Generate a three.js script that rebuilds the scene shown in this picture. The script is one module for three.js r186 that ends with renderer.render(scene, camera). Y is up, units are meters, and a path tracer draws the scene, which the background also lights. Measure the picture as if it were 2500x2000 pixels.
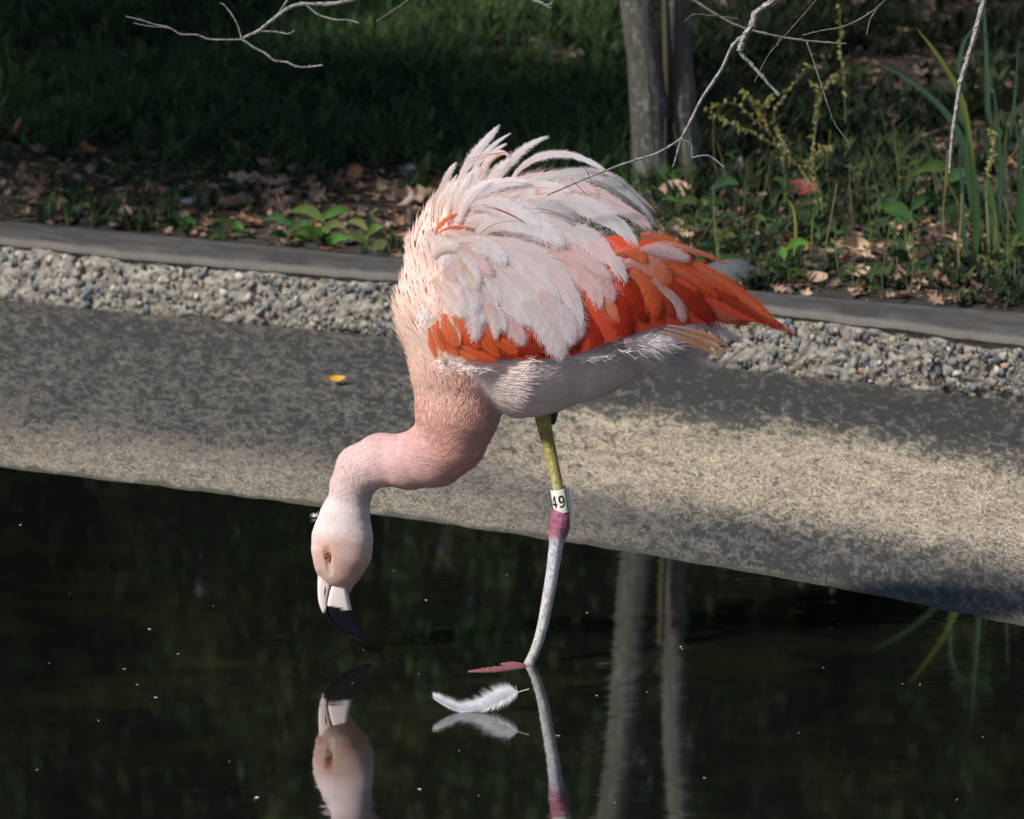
import * as THREE from 'three';
import { mergeGeometries } from 'three/addons/utils/BufferGeometryUtils.js';

/* ---------- camera, sky, sun, exposure ---------- */
const scene = new THREE.Scene();
const PITCH = 10 * Math.PI / 180, FOCAL = 12500;              // focal length counted in pixels of a 2500 x 2000 picture
const CAM = new THREE.Vector3(-0.0288, 0.4464 * Math.cos(PITCH) + 9 * Math.sin(PITCH), -0.4464 * Math.sin(PITCH) + 9 * Math.cos(PITCH));
const camera = new THREE.PerspectiveCamera(2 * Math.atan(1000 / FOCAL) * 180 / Math.PI, 1024 / 819, 0.1, 400);
camera.position.copy(CAM);
camera.rotation.set(-PITCH, 0, 0);
camera.focus = 8.98;
camera.userData.fStop = 9;

const SUN_DIR = new THREE.Vector3(-0.62, 0.62, 0.48).normalize();
const sun = new THREE.DirectionalLight(new THREE.Color(1.0, 0.94, 0.87), 5.0);
sun.position.copy(SUN_DIR).multiplyScalar(20);
sun.castShadow = true; sun.shadow.radius = 11; sun.shadow.mapSize.set(4096, 4096);
Object.assign(sun.shadow.camera, { left: -8, right: 8, top: 8, bottom: -8, near: 1, far: 60 });
scene.add(sun, sun.target);

function skyTexture() {                                        // plain blue sky, paler towards the horizon
  const W = 128, H = 64, d = new Float32Array(W * H * 4);
  for (let j = 0; j < H; j++) for (let i = 0; i < W; i++) {
    const el = ((j + 0.5) / H - 0.5) * Math.PI, t = Math.max(0, Math.sin(el)), k = Math.pow(1 - t, 2.2), o = (j * W + i) * 4;
    const lo = el < 0 ? 0.35 : 1;
    d[o] = (0.26 + 0.50 * k) * lo; d[o + 1] = (0.40 + 0.44 * k) * lo; d[o + 2] = (0.70 + 0.22 * k) * lo; d[o + 3] = 1;
  }
  const t = new THREE.DataTexture(d, W, H, THREE.RGBAFormat, THREE.FloatType);
  t.mapping = THREE.EquirectangularReflectionMapping; t.magFilter = t.minFilter = THREE.LinearFilter; t.needsUpdate = true;
  return t;
}
scene.background = scene.environment = skyTexture();
scene.backgroundIntensity = scene.environmentIntensity = 0.45;

const renderer = new THREE.WebGLRenderer({ antialias: true });
renderer.toneMapping = THREE.LinearToneMapping;
renderer.toneMappingExposure = 1.2;
renderer.shadowMap.enabled = true;

/* ---------- helpers ---------- */
const V3 = (x, y, z) => new THREE.Vector3(x, y, z);
let seed = 1;
function srand(s) { seed = s >>> 0; }
function rnd() { seed = (seed + 0x6D2B79F5) >>> 0; let t = seed; t = Math.imul(t ^ (t >>> 15), t | 1); t ^= t + Math.imul(t ^ (t >>> 7), t | 61); return ((t ^ (t >>> 14)) >>> 0) / 4294967296; }
const rr = (a, b) => a + (b - a) * rnd();
const pick = (a) => a[Math.floor(rnd() * a.length)];
const lerp = (a, b, t) => a + (b - a) * t;
const clamp = (x, a = 0, b = 1) => Math.min(b, Math.max(a, x));
const sstep = (a, b, x) => { const t = clamp((x - a) / (b - a)); return t * t * (3 - 2 * t); };
const mix3 = (a, b, t) => [lerp(a[0], b[0], t), lerp(a[1], b[1], t), lerp(a[2], b[2], t)];
const gauss = () => (rnd() + rnd() + rnd() + rnd() - 2) * 1.0;
function hash3(x, y, z) { let h = Math.imul(x, 374761393) ^ Math.imul(y, 668265263) ^ Math.imul(z, 1274126177); h = Math.imul(h ^ (h >>> 13), 1274126177); h = Math.imul(h ^ (h >>> 16), 2246822519); return ((h ^ (h >>> 15)) >>> 0) / 4294967296; }
function noise3(x, y, z) {
  const xi = Math.floor(x), yi = Math.floor(y), zi = Math.floor(z), f = (t) => t * t * (3 - 2 * t), u = f(x - xi), v = f(y - yi), w = f(z - zi);
  const h = (a, b, c) => hash3(xi + a, yi + b, zi + c);
  return lerp(lerp(lerp(h(0, 0, 0), h(1, 0, 0), u), lerp(h(0, 1, 0), h(1, 1, 0), u), v), lerp(lerp(h(0, 0, 1), h(1, 0, 1), u), lerp(h(0, 1, 1), h(1, 1, 1), u), v), w);
}
function noise2(x, y, s = 0) {
  const xi = Math.floor(x), yi = Math.floor(y), f = (t) => t * t * (3 - 2 * t), u = f(x - xi), v = f(y - yi);
  return lerp(lerp(hash3(xi, yi, s), hash3(xi + 1, yi, s), u), lerp(hash3(xi, yi + 1, s), hash3(xi + 1, yi + 1, s), u), v);
}
function fbm2(x, y, s = 0, n = 4) { let a = 0.5, r = 0, t = 0; for (let i = 0; i < n; i++) { r += a * noise2(x, y, s + i); t += a; a *= 0.5; x *= 2.03; y *= 2.03; } return r / t; }

// sight lines of the photograph: where things stand is measured along them
const RIGHT = V3(1, 0, 0), UPV = V3(0, Math.cos(PITCH), -Math.sin(PITCH)), FWD = V3(0, -Math.sin(PITCH), -Math.cos(PITCH));
const sight = (u, v) => V3(0, 0, 0).addScaledVector(RIGHT, (u - 1250) / FOCAL).addScaledVector(UPV, (1000 - v) / FOCAL).add(FWD);
const atZ = (u, v, z) => { const d = sight(u, v); return CAM.clone().addScaledVector(d, (z - CAM.z) / d.z); };
const atY = (u, v, y) => { const d = sight(u, v); return CAM.clone().addScaledVector(d, (y - CAM.y) / d.y); };
const PX = 0.00072;                                             // metres per picture pixel at the bird

const names = {};
function numbered(n) { const k = names[n] = (names[n] ?? -1) + 1; return k ? n + '_' + String(k).padStart(3, '0') : n; }
function tag(o, label, category, group, kind) { if (label) o.userData.label = label; if (category) o.userData.category = category; if (group) o.userData.group = group; if (kind) o.userData.kind = kind; return o; }
function shade(o) { o.castShadow = true; o.receiveShadow = true; return o; }
function mesh(name, g, m, parent) { const o = shade(new THREE.Mesh(g, m)); o.name = parent ? name : numbered(name); (parent ?? scene).add(o); return o; }
function thing(name, label, category, p, group) { const o = new THREE.Group(); o.name = numbered(name); if (p) o.position.copy(p); scene.add(o); return tag(o, label, category, group); }
function instanced(name, g, m, mats, cols, parent) {
  const o = shade(new THREE.InstancedMesh(g, m, mats.length)); o.name = parent ? name : numbered(name);
  mats.forEach((k, i) => o.setMatrixAt(i, k)); if (cols) cols.forEach((c, i) => o.setColorAt(i, c));
  o.frustumCulled = false; (parent ?? scene).add(o); return o;
}
const RGB = (a) => new THREE.Color().setRGB(a[0], a[1], a[2]);
const std = (o) => new THREE.MeshStandardMaterial({ roughness: 0.9, metalness: 0, side: THREE.DoubleSide, ...o });
const phys = (o) => new THREE.MeshPhysicalMaterial({ roughness: 0.9, metalness: 0, side: THREE.DoubleSide, ...o });

class MB {                                                      // collects triangles with colours and uv
  constructor() { this.n = null; this.p = []; this.c = []; this.uv = []; this.i = []; }
  v(p, c = [1, 1, 1], u = 0, w = 0, n = null) { if (n) { (this.n ??= new Array(this.p.length).fill(0)).push(n.x, n.y, n.z); } else if (this.n) this.n.push(0, 0, 0); this.p.push(p.x, p.y, p.z); this.c.push(c[0], c[1], c[2]); this.uv.push(u, w); return this.p.length / 3 - 1; }
  tri(a, b, c) { this.i.push(a, b, c); }
  quad(a, b, c, d) { this.i.push(a, b, c, a, c, d); }
  grid(n, m, f) { const at = []; for (let j = 0; j <= m; j++) for (let i = 0; i <= n; i++) at.push(f(i / n, j / m, i, j)); const k = (i, j) => at[j * (n + 1) + i]; for (let j = 0; j < m; j++) for (let i = 0; i < n; i++) this.quad(k(i, j), k(i + 1, j), k(i + 1, j + 1), k(i, j + 1)); }
  geo(normals = true) {
    const g = new THREE.BufferGeometry(), n = this.p.length / 3;
    g.setAttribute('position', new THREE.Float32BufferAttribute(this.p, 3)); g.setAttribute('color', new THREE.Float32BufferAttribute(this.c, 3)); g.setAttribute('uv', new THREE.Float32BufferAttribute(this.uv, 2));
    g.setIndex(n > 65535 ? new THREE.Uint32BufferAttribute(this.i, 1) : new THREE.Uint16BufferAttribute(this.i, 1));
    if (normals) g.computeVertexNormals();
    if (normals && this.n) {                                    // soft hair and barbs take the normal of the skin they lie on
      const N = g.attributes.normal, P = this.p, I = this.i, at = (k) => V3(P[k * 3], P[k * 3 + 1], P[k * 3 + 2]);
      for (let k = 0; k < n; k++) if (this.n[k * 3] || this.n[k * 3 + 1] || this.n[k * 3 + 2]) N.setXYZ(k, this.n[k * 3], this.n[k * 3 + 1], this.n[k * 3 + 2]);
      for (let k = 0; k < I.length; k += 3) { const a = at(I[k]), f = at(I[k + 1]).sub(a).cross(at(I[k + 2]).sub(a)), j = I[k] * 3; if (f.x * this.n[j] + f.y * this.n[j + 1] + f.z * this.n[j + 2] < 0) { const t = I[k + 1]; I[k + 1] = I[k + 2]; I[k + 2] = t; } }
      g.setIndex(n > 65535 ? new THREE.Uint32BufferAttribute(I, 1) : new THREE.Uint16BufferAttribute(I, 1));
    }
    return g;
  }
}
function dataTexture(w, h, f, srgb, wrap = THREE.RepeatWrapping) { // f(i, j) -> [r, g, b] linear 0..1 or a grey
  const d = new Uint8Array(w * h * 4), enc = (x) => Math.round(255 * (srgb ? (x <= 0.0031308 ? 12.92 * x : 1.055 * Math.pow(clamp(x), 1 / 2.4) - 0.055) : clamp(x)));
  for (let j = 0; j < h; j++) for (let i = 0; i < w; i++) { const c = f(i, j), o = (j * w + i) * 4; if (typeof c === 'number') d[o] = d[o + 1] = d[o + 2] = enc(c); else { d[o] = enc(c[0]); d[o + 1] = enc(c[1]); d[o + 2] = enc(c[2]); } d[o + 3] = 255; }
  const t = new THREE.DataTexture(d, w, h, THREE.RGBAFormat, THREE.UnsignedByteType);
  t.wrapS = t.wrapT = wrap; t.magFilter = THREE.LinearFilter; t.minFilter = THREE.LinearMipmapLinearFilter; t.generateMipmaps = true; if (srgb) t.colorSpace = THREE.SRGBColorSpace; t.needsUpdate = true;
  return t;
}
// a tube with its own radius at every point; colour by function
function tubeInto(mb, pts, radii, sides, col, uvScale = 1, cap = true) {
  const n = pts.length; let up = V3(0.13, 0.2, 1).normalize(), len = 0, prev = null;
  for (let k = 0; k < n; k++) {
    const t = pts[Math.min(k + 1, n - 1)].clone().sub(pts[Math.max(k - 1, 0)]).normalize();
    const a = up.clone().addScaledVector(t, -up.dot(t)).normalize(), b = t.clone().cross(a); up = a;
    if (k) len += pts[k].distanceTo(pts[k - 1]);
    const ring = [];
    for (let s = 0; s <= sides; s++) {
      const th = s / sides * Math.PI * 2, r = typeof radii[k] === 'function' ? radii[k](th) : radii[k];
      const p = pts[k].clone().addScaledVector(a, Math.cos(th) * r).addScaledVector(b, Math.sin(th) * r);
      ring.push(mb.v(p, col ? col(k / (n - 1), th, p) : undefined, s / sides, len * uvScale));
    }
    if (prev) for (let s = 0; s < sides; s++) mb.quad(prev[s], prev[s + 1], ring[s + 1], ring[s]);
    if (cap && (k === 0 || k === n - 1)) { const c = mb.v(pts[k], col ? col(k / (n - 1), 0, pts[k]) : undefined); for (let s = 0; s < sides; s++) k ? mb.tri(ring[s], ring[s + 1], c) : mb.tri(ring[s + 1], ring[s], c); }
    prev = ring;
  }
}
const curve = (pts, n, tension = 0.5) => { const c = new THREE.CatmullRomCurve3(pts, false, 'centripetal', tension); return Array.from({ length: n + 1 }, (_, i) => c.getPoint(i / n)); };
const bez = (a, b, c, d, t) => { const s = 1 - t; return a * s * s * s + 3 * b * s * s * t + 3 * c * s * t * t + d * t * t * t; };
/* ---------- pond, ramp, kerb, bank ---------- */
const poly3 = (c) => (u) => { const lim = clamp(u, -100, 2600) / 1000, f = (x) => ((c[0] * x + c[1]) * x + c[2]) * x + c[3], d = (3 * c[0] * lim + 2 * c[1]) * lim + c[2]; return f(lim) + d * (u / 1000 - lim); };
const vWater = poly3([4.21, 4.74, 117.22, 1141.5]), vBase = poly3([5.33, -14.47, 103.33, 731]), vTop = poly3([9.28, -27.4, 109.45, 580.3]), vBack = poly3([-4.81, 12.9, 87.07, 531.5]);
const H_BASE = 0.055, H_TOP = 0.212;
const pWater = (u) => atY(u, vWater(u) + 7 * (fbm2(u / 55, 0, 3, 6) - 0.5), 0), pBase = (u) => atY(u, vBase(u), H_BASE), pTop = (u) => atY(u, vTop(u), H_TOP), pBack = (u) => atY(u, vBack(u), H_TOP);
const U0 = -2200, U1 = 4600;
const backLine = Array.from({ length: 120 }, (_, i) => pBack(lerp(-6000, 8000, i / 119)));
function backZ(x) { if (x <= backLine[0].x) return backLine[0].z; for (let i = 1; i < backLine.length; i++) if (x <= backLine[i].x) { const a = backLine[i - 1], b = backLine[i]; return lerp(a.z, b.z, (x - a.x) / (b.x - a.x)); } return backLine[119].z; }
function groundY(x, z) { const d = Math.max(0, backZ(x) - z); return H_TOP - 0.012 + 0.07 * d + 0.05 * (fbm2(x * 1.3 + 9, z * 1.3, 11, 3) - 0.5) * Math.min(1, d * 3); }
function onGround(u, v, lift = 0) { const d = sight(u, v); let t = 9; for (let i = 0; i < 600; i++) { const p = CAM.clone().addScaledVector(d, t); if (p.y <= groundY(p.x, p.z) + lift) return p; t += 0.02; } return CAM.clone().addScaledVector(d, t); }

// pond: a dark, nearly still sheet; rings spread from the leg and below the bill
{
  const N = 2048, X0 = -2.4, Z0 = -2.4, L = 4.8;
  const ringAt = [[0.0, 0.0, 0.00022, 0.055], [-0.27, -0.075, 0.00018, 0.05]];
  const bump = dataTexture(N, N, (i, j) => {
    const x = X0 + (i + 0.5) / N * L, z = Z0 + L - (j + 0.5) / N * L;
    let h = (fbm2(x * 4.5, z * 11, 41, 3) - 0.5) * 0.0011 + 0.00010 * (noise2(x * 26, z * 80, 44) - 0.5);
    for (const [cx, cz, a, wl] of ringAt) { const r = Math.hypot(x - cx, z - cz); h += a * Math.cos(r / wl * 6.283) * Math.exp(-r / 0.16) * sstep(0, 0.03, r); }
    return 0.5 + h / 0.004;
  }, false, THREE.MirroredRepeatWrapping);
  const col = dataTexture(512, 512, (i, j) => {                  // murk: olive algae seen faintly below the surface
    const x = X0 + (i + 0.5) / 512 * L, z = Z0 + L - (j + 0.5) / 512 * L, a = sstep(0.5, 0.8, fbm2(x * 5, z * 7, 51, 5)) * (0.35 + 0.65 * Math.exp(-((x + 0.25) ** 2 + (z - 0.1) ** 2) / 0.25));
    return mix3([0.0055, 0.006, 0.005], [0.017, 0.0175, 0.008], a);
  }, true, THREE.MirroredRepeatWrapping);
  const mb = new MB();
  mb.grid(40, 40, (a, b) => { const x = lerp(-14, 14, a), z = lerp(8.4, -8, b); return mb.v(V3(x, 0, z), undefined, (x - X0) / L, 1 - (z - Z0) / L); });
  const w = mesh('pond_water', mb.geo(), phys({ map: col, roughness: 0.045, ior: 1.45, bumpMap: bump, bumpScale: 0.004, clearcoat: 1, clearcoatRoughness: 0.03 }));
  tag(w, 'dark still pond water mirroring the bird and trees', null, null, 'structure');
}

// ramp of exposed-aggregate concrete between water and kerb
let rampMap, rampBump;
{
  const W = 2048, H = 1024, S0 = 0, n = W * H, height = new Float32Array(n);
  const lichAndShade = (u, t) => {                                        // how densely the black lichen and damp grime grow; left side adds painted shade
    const wob = 0.16 * (fbm2(u / 330, t * 4, 61, 4) - 0.5), tt = t + wob, right = sstep(900, 1900, u);
    const up = sstep(lerp(0.3, 0.6, right), lerp(0.95, 0.8, right), tt) * lerp(0.62, 1.0, right) * lerp(1, 0.6, sstep(0.93, 1.0, t));
    const low = sstep(0.42, 0.06, tt) * right * 0.62 * sstep(1300, 2100, u + 500 * (0.3 - t));
    const left = 0.48 * (1 - right) * sstep(0.1, 0.5, tt);
    return clamp(Math.max(up, low, left) + 0.07 + 0.25 * (fbm2(u / 160, t * 9, 67, 4) - 0.5), 0.02, 1);
  };
  const LEN = 3.3, WID = 1.9;
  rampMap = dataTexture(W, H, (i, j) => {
    const u = lerp(-150, 2650, (i + 0.5) / W), t = (j + 0.5) / H, x = i / W * LEN * 1000, y = j / H * WID * 1000;      // millimetres
    const f1 = noise2(x / 3.2, y / 3.2, 71), f2 = noise2(x / 6.5, y / 6.5, 73), f3 = noise2(x / 14, y / 14, 75), f4 = fbm2(x / 60, y / 60, 77, 3), fine = hash3(i, j, 79);
    const f0 = noise2(x / 7, y / 11, 74), fa = noise2(x / 4, y / 8, 72), grain = 0.2 * f1 + 0.3 * fa + 0.3 * f0 + 0.2 * f3;
    let c = mix3([0.20, 0.185, 0.155], [0.60, 0.545, 0.435], sstep(0.28, 0.72, grain * 0.75 + f4 * 0.25));
    const gr2 = noise2(x / 3.2, y / 15, 88), gr3 = hash3(Math.floor(x / 2.6), Math.floor(y / 12), 89); c = c.map((q) => q * (0.62 + 0.5 * gr2 + 0.26 * gr3)); const spk = noise2(x / 5.5, y / 11, 86), spw = noise2(x / 6.5, y / 12, 87); c = mix3(c, [0.06, 0.06, 0.06], 0.75 * sstep(0.74, 0.84, spk)); c = mix3(c, [0.66, 0.62, 0.53], 0.6 * sstep(0.8, 0.9, spw));
    c = c.map((q) => q * (0.8 + 0.4 * fine));
    const warm = sstep(0.62, 0.8, f2); c = mix3(c, [0.40, 0.27, 0.16], 0.4 * warm);
    const dl = lichAndShade(u, t), f5 = noise2(x / 19, y / 40, 76), f6 = fbm2(x / 46, y / 80, 78, 3), f7 = noise2(x / 7, y / 20, 79), fleck = 0.10 * f1 + 0.34 * f7 + 0.38 * f5 + 0.18 * f6, th = lerp(0.80, 0.28, Math.pow(dl, 0.75));
    const dark = clamp((fleck - th) * 3.8 + 0.42);
    c = mix3(c, mix3([0.055, 0.06, 0.064], [0.085, 0.078, 0.066], f3), dark * 0.9);
    { const lf = noise2(x / 15, y / 34, 92); c = mix3(c, [0.44, 0.42, 0.37], 0.55 * sstep(0.70, 0.86, lf)); }
    const dot = noise2(x / 2.4, y / 2.4, 83) > 0.86 ? 1 : 0; c = mix3(c, [0.05, 0.05, 0.05], dot * 0.6);
    const band = Math.max(sstep(900, 1500, u) * sstep(0.16, 0.36, t + 0.1 * (f6 - 0.5)) * sstep(0.82, 0.62, t + 0.1 * (f6 - 0.5)), 0.45 * sstep(0.34, 0.10, t) * sstep(1700, 900, u)); c = c.map((q, k) => q * lerp([0.245, 0.25, 0.265][k], [0.86, 0.80, 0.715][k], band));  // sunlit band and shaded left of the slope painted into the concrete colour
    const wet = sstep(0.03, 0.008, t + 0.035 * (fbm2(u / 40, 2, 85) - 0.5)); c = mix3(c, [0.045, 0.045, 0.028], wet * 0.85);
    height[j * W + i] = 0.5 * f1 + 0.35 * f2 + 0.15 * fine - 0.3 * dark;
    return c;
  }, true, THREE.MirroredRepeatWrapping);
  rampBump = dataTexture(W, H, (i, j) => 0.5 + 0.45 * (height[j * W + i] - 0.4), false, THREE.MirroredRepeatWrapping);
  const mb = new MB(), NU = 900, NT = 70;
  mb.grid(NU, NT + 6, (a, b, i, j) => {
    const u = lerp(U0, U1, a), A = pWater(u), B = pBase(u); let t = (j - 6) / NT, p;
    if (t < 0) { p = A.clone().addScaledVector(B.clone().sub(A), t * 4); p.y = t * 4 * 0.12; }
    else { p = A.clone().lerp(B, t); p.y = H_BASE * (t + 0.10 * Math.sin(t * Math.PI) * -1) ; p.y += 0.004 * (fbm2(p.x * 9, p.z * 9, 91, 3) - 0.5) * Math.min(1, t * 8); if (t > 0.985) p.y += 0; }
    return mb.v(p, undefined, (u + 150) / 2800, clamp(t, 0.001, 0.999));
  });
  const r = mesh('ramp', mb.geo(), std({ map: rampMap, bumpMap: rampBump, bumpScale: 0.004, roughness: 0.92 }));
  tag(r, 'sloping exposed aggregate concrete apron between pond and kerb', null, null, 'structure');
}

// kerb: rough broken face full of pebbles, smooth trowelled top
{
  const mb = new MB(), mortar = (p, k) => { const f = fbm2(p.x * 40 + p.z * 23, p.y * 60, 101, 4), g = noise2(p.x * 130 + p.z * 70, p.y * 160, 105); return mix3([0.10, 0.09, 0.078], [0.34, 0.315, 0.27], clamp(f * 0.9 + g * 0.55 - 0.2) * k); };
  const NU = 1500, faceRows = 40;
  const out = (u) => { const a = pTop(u - 30), b = pTop(u + 30), d = b.sub(a); return V3(-d.z, 0, d.x).normalize(); };
  mb.grid(NU, faceRows, (a, b) => {
    const u = lerp(-900, 3400, a), B = pBase(u), T = pTop(u), n = out(u), p = B.lerp(T, b); p.y = lerp(H_BASE - 0.02, H_TOP - 0.012, b);
    const d = 0.014 * (fbm2(u * 0.028, p.y * 34, 111, 4) - 0.5) + 0.009 * (noise2(u * 0.075, p.y * 90, 113) - 0.5) + 0.004 * (noise2(u * 0.2, p.y * 260, 115) - 0.5) + 0.006 * Math.sin(b * Math.PI);
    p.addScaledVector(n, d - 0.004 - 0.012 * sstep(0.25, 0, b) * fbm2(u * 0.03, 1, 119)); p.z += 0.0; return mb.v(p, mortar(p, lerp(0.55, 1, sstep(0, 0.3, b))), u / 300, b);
  });
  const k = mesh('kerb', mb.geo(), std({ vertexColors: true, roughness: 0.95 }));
  tag(k, 'concrete kerb with pebbly broken face and smooth top along the bank', null, null, 'structure');
  const topTex = dataTexture(1024, 256, (i, j) => { const g = fbm2(i / 90, j / 40, 121, 5), h = hash3(i, j, 123), s = noise2(i / 3, j / 3, 125); return mix3([0.035, 0.033, 0.031], [0.105, 0.097, 0.088], clamp(1.3 * g + 0.35 * s + 0.2 * h - 0.55 + 0.75 * sstep(46, 8, j + 26 * (fbm2(i / 30, 2, 126) - 0.5)))); }, true, THREE.MirroredRepeatWrapping);  // front edge painted paler as a sunlit rim
  const mt = new MB();
  mt.grid(700, 16, (a, b, i, j) => {
    const u = lerp(-900, 3400, a), T = pTop(u), K = pBack(u), n = out(u); let p, w;
    if (j < 5) { const q = j / 5 * Math.PI / 2; p = T.clone().addScaledVector(n, 0.012 * Math.cos(q) - 0.006); p.y = H_TOP - 0.016 + 0.016 * Math.sin(q); w = j * 0.01; }
    else if (j < 15) { w = (j - 5) / 10; p = T.clone().addScaledVector(n, -0.006).lerp(K, w); p.y = H_TOP + 0.0; w = 0.05 + w * 0.95; }
    else { p = K.clone().addScaledVector(n, -0.02); p.y = H_TOP - 0.08; w = 1; }
    p.y += 0.003 * (fbm2(u / 70, w * 5, 127, 3) - 0.5); p.addScaledVector(n, 0.022 * (fbm2(u / 60, 3, 129, 5) - 0.5) * (1 - w)); p.y += 0.010 * (fbm2(u / 110, 9, 128, 4) - 0.5) * (1 - w);
    if (j < 3) p.addScaledVector(n, 0.005 * (noise2(u / 13, 7, 131) - 0.5));
    return mt.v(p, undefined, u / 700, w);
  });
  mesh('coping', mt.geo(), std({ map: topTex, bumpMap: topTex, bumpScale: 0.006, roughness: 0.9 }), k);
  // pebbles
  srand(77);
  const geos = Array.from({ length: 8 }, (_, v) => { const g = new THREE.OctahedronGeometry(1, 1), p = g.attributes.position, q = V3(0, 0, 0); for (let i = 0; i < p.count; i++) { q.fromBufferAttribute(p, i); const s = 0.82 + 0.36 * noise3(q.x * 1.3 + v * 7, q.y * 1.3, q.z * 1.3); q.multiplyScalar(s); p.setXYZ(i, q.x, q.y, q.z); } const m = g; m.computeVertexNormals(); const nn = m.attributes.normal; for (let i = 0; i < p.count; i++) { q.fromBufferAttribute(p, i).normalize(); nn.setXYZ(i, q.x, q.y, q.z); } return m; });
  const tones = [[0.12, 0.135, 0.15], [0.07, 0.08, 0.095], [0.17, 0.175, 0.175], [0.21, 0.20, 0.185], [0.10, 0.115, 0.12], [0.26, 0.235, 0.20], [0.05, 0.056, 0.066], [0.30, 0.26, 0.21], [0.16, 0.13, 0.11], [0.42, 0.39, 0.34], [0.19, 0.205, 0.21], [0.30, 0.2, 0.125]];
  const mats = tones.map((t) => std({ color: RGB(t), roughness: 0.7 }));
  const list = [];
  for (let i = 0; i < 2500; i++) {
    const u = rr(-900, 3400), b = rr(0.02, 0.93), s = 0.003 + 0.0135 * Math.pow(rnd(), 2.8), T = pTop(u), p = pBase(u).lerp(T, b), n = out(u); p.y = lerp(H_BASE - 0.005, H_TOP - 0.018, b);
    p.addScaledVector(n, 0.0035 + s * rr(-1.0, -0.4) + 0.005 * Math.sin(b * Math.PI) - 0.006 * sstep(0.25, 0, b));
    const q = new THREE.Quaternion().setFromEuler(new THREE.Euler(rr(0, 6.28), rr(0, 6.28), rr(0, 6.28))), w = V3(s * rr(0.9, 1.4), s * rr(0.75, 1.05), s * rr(0.5, 0.8));
    list.push({ u, s, m: new THREE.Matrix4().compose(p, q, w), g: Math.floor(rnd() * 8), t: Math.floor(Math.pow(rnd(), 1.9) * 12) });
  }
  list.sort((a, b) => (b.u > 0 && b.u < 2500 ? b.s : 0) - (a.u > 0 && a.u < 2500 ? a.s : 0));
  list.slice(0, 300).forEach((q) => { const o = mesh('pebble', geos[q.g], mats[q.t], k); o.applyMatrix4(q.m); });
  const rest = list.slice(300);
  tag(instanced('fine_aggregate', geos[0], std({ roughness: 0.75 }), rest.map((q) => q.m), rest.map((q) => RGB(tones[q.t])), k), null, null, null, 'stuff');
}

// bank: one sheet of dark soil and moss to far behind
{
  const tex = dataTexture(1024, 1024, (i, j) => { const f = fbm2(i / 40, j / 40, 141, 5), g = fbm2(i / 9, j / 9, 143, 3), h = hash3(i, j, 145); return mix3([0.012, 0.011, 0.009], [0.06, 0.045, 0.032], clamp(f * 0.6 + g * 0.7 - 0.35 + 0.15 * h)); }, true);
  const mb = new MB();
  mb.grid(220, 200, (a, b) => {
    const x = lerp(-30, 30, 0.5 + 0.5 * Math.sign(a - 0.5) * Math.pow(Math.abs(2 * a - 1), 2.2)), z0 = backZ(x) + 0.01, z = z0 - 60 * Math.pow(b, 3); const p = V3(x, groundY(x, z) + (b === 0 ? -0.02 : 0), z);
    p.y += b > 0 ? 0.02 * (fbm2(x * 12, z * 12, 147, 3) - 0.5) : 0; return mb.v(p, undefined, x / 1.7, z / 1.7);
  });
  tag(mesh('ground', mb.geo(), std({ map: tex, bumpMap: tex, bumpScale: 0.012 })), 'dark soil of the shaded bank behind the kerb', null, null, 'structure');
}
/* ---------- flamingo ---------- */
const bird = thing('flamingo', 'pink and white flamingo standing on one leg, head lowered to the pond', 'flamingo', V3(0, 0, 0));
const HEADZ = -0.075;
const P = (u, v, z = 0) => atZ(u, v, z);
const K = 0.000725;                                             // metres per pixel for lengths on the bird
const toU = (p) => 1250 + FOCAL * (p.x - CAM.x) / p.clone().sub(CAM).dot(FWD), toV = (p) => 1000 - FOCAL * p.clone().sub(CAM).dot(UPV) / p.clone().sub(CAM).dot(FWD);

// body, neck and head: one smooth field. [u, v, z, radius in px] pairs; squash flattens sideways
const prims = [];
const cap = (a, b, k = 0.02, squash = 1) => prims.push({ a: P(a[0], a[1], a[2]), b: P(b[0], b[1], b[2]), ra: a[3] * K, rb: b[3] * K, k, q: squash });
cap([1105, 640, 0, 112], [1105, 765, 0, 128], 0.03, 0.78);
cap([1140, 560, 0, 105], [1320, 560, 0, 95], 0.03, 0.85);
cap([1180, 780, 0, 150], [1300, 815, 0, 192], 0.04, 0.91);
cap([1300, 700, 0, 165], [1480, 745, 0, 120], 0.04, 0.7);
cap([1300, 815, 0, 192], [1440, 840, 0, 118], 0.04, 0.9);
cap([1440, 840, 0, 118], [1600, 835, 0, 62], 0.03, 1.0);
cap([1600, 835, 0, 62], [1690, 850, 0, 34], 0.02, 1.0);
cap([1110, 765, 0.0, 125], [1118, 900, 0.005, 108], 0.03, 0.78);
cap([1118, 900, 0.005, 104], [1116, 1010, 0.0, 96], 0.02, 0.86);
cap([1116, 1010, 0, 96], [1100, 1072, -0.01, 84], 0.016);
cap([1100, 1072, -0.01, 84], [1060, 1108, -0.02, 78], 0.012);
cap([1060, 1108, -0.02, 78], [1000, 1126, -0.035, 66], 0.012);
cap([1000, 1126, -0.035, 65], [930, 1123, -0.055, 61], 0.012);
cap([930, 1123, -0.055, 61], [880, 1146, -0.068, 58], 0.012);
cap([880, 1146, -0.068, 57], [858, 1190, HEADZ, 51], 0.012);
cap([858, 1190, HEADZ, 50], [853, 1224, HEADZ, 47], 0.01);
const HQ = 0.80;
cap([853, 1224, HEADZ, 46], [842, 1262, HEADZ, 58], 0.01, 0.9);
cap([842, 1262, HEADZ, 58], [836, 1312, HEADZ, 71], 0.012, HQ);
cap([836, 1312, HEADZ, 71], [834, 1352, HEADZ, 69], 0.012, HQ);
cap([834, 1352, HEADZ, 69], [829, 1378, HEADZ, 58], 0.012, HQ);
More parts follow.
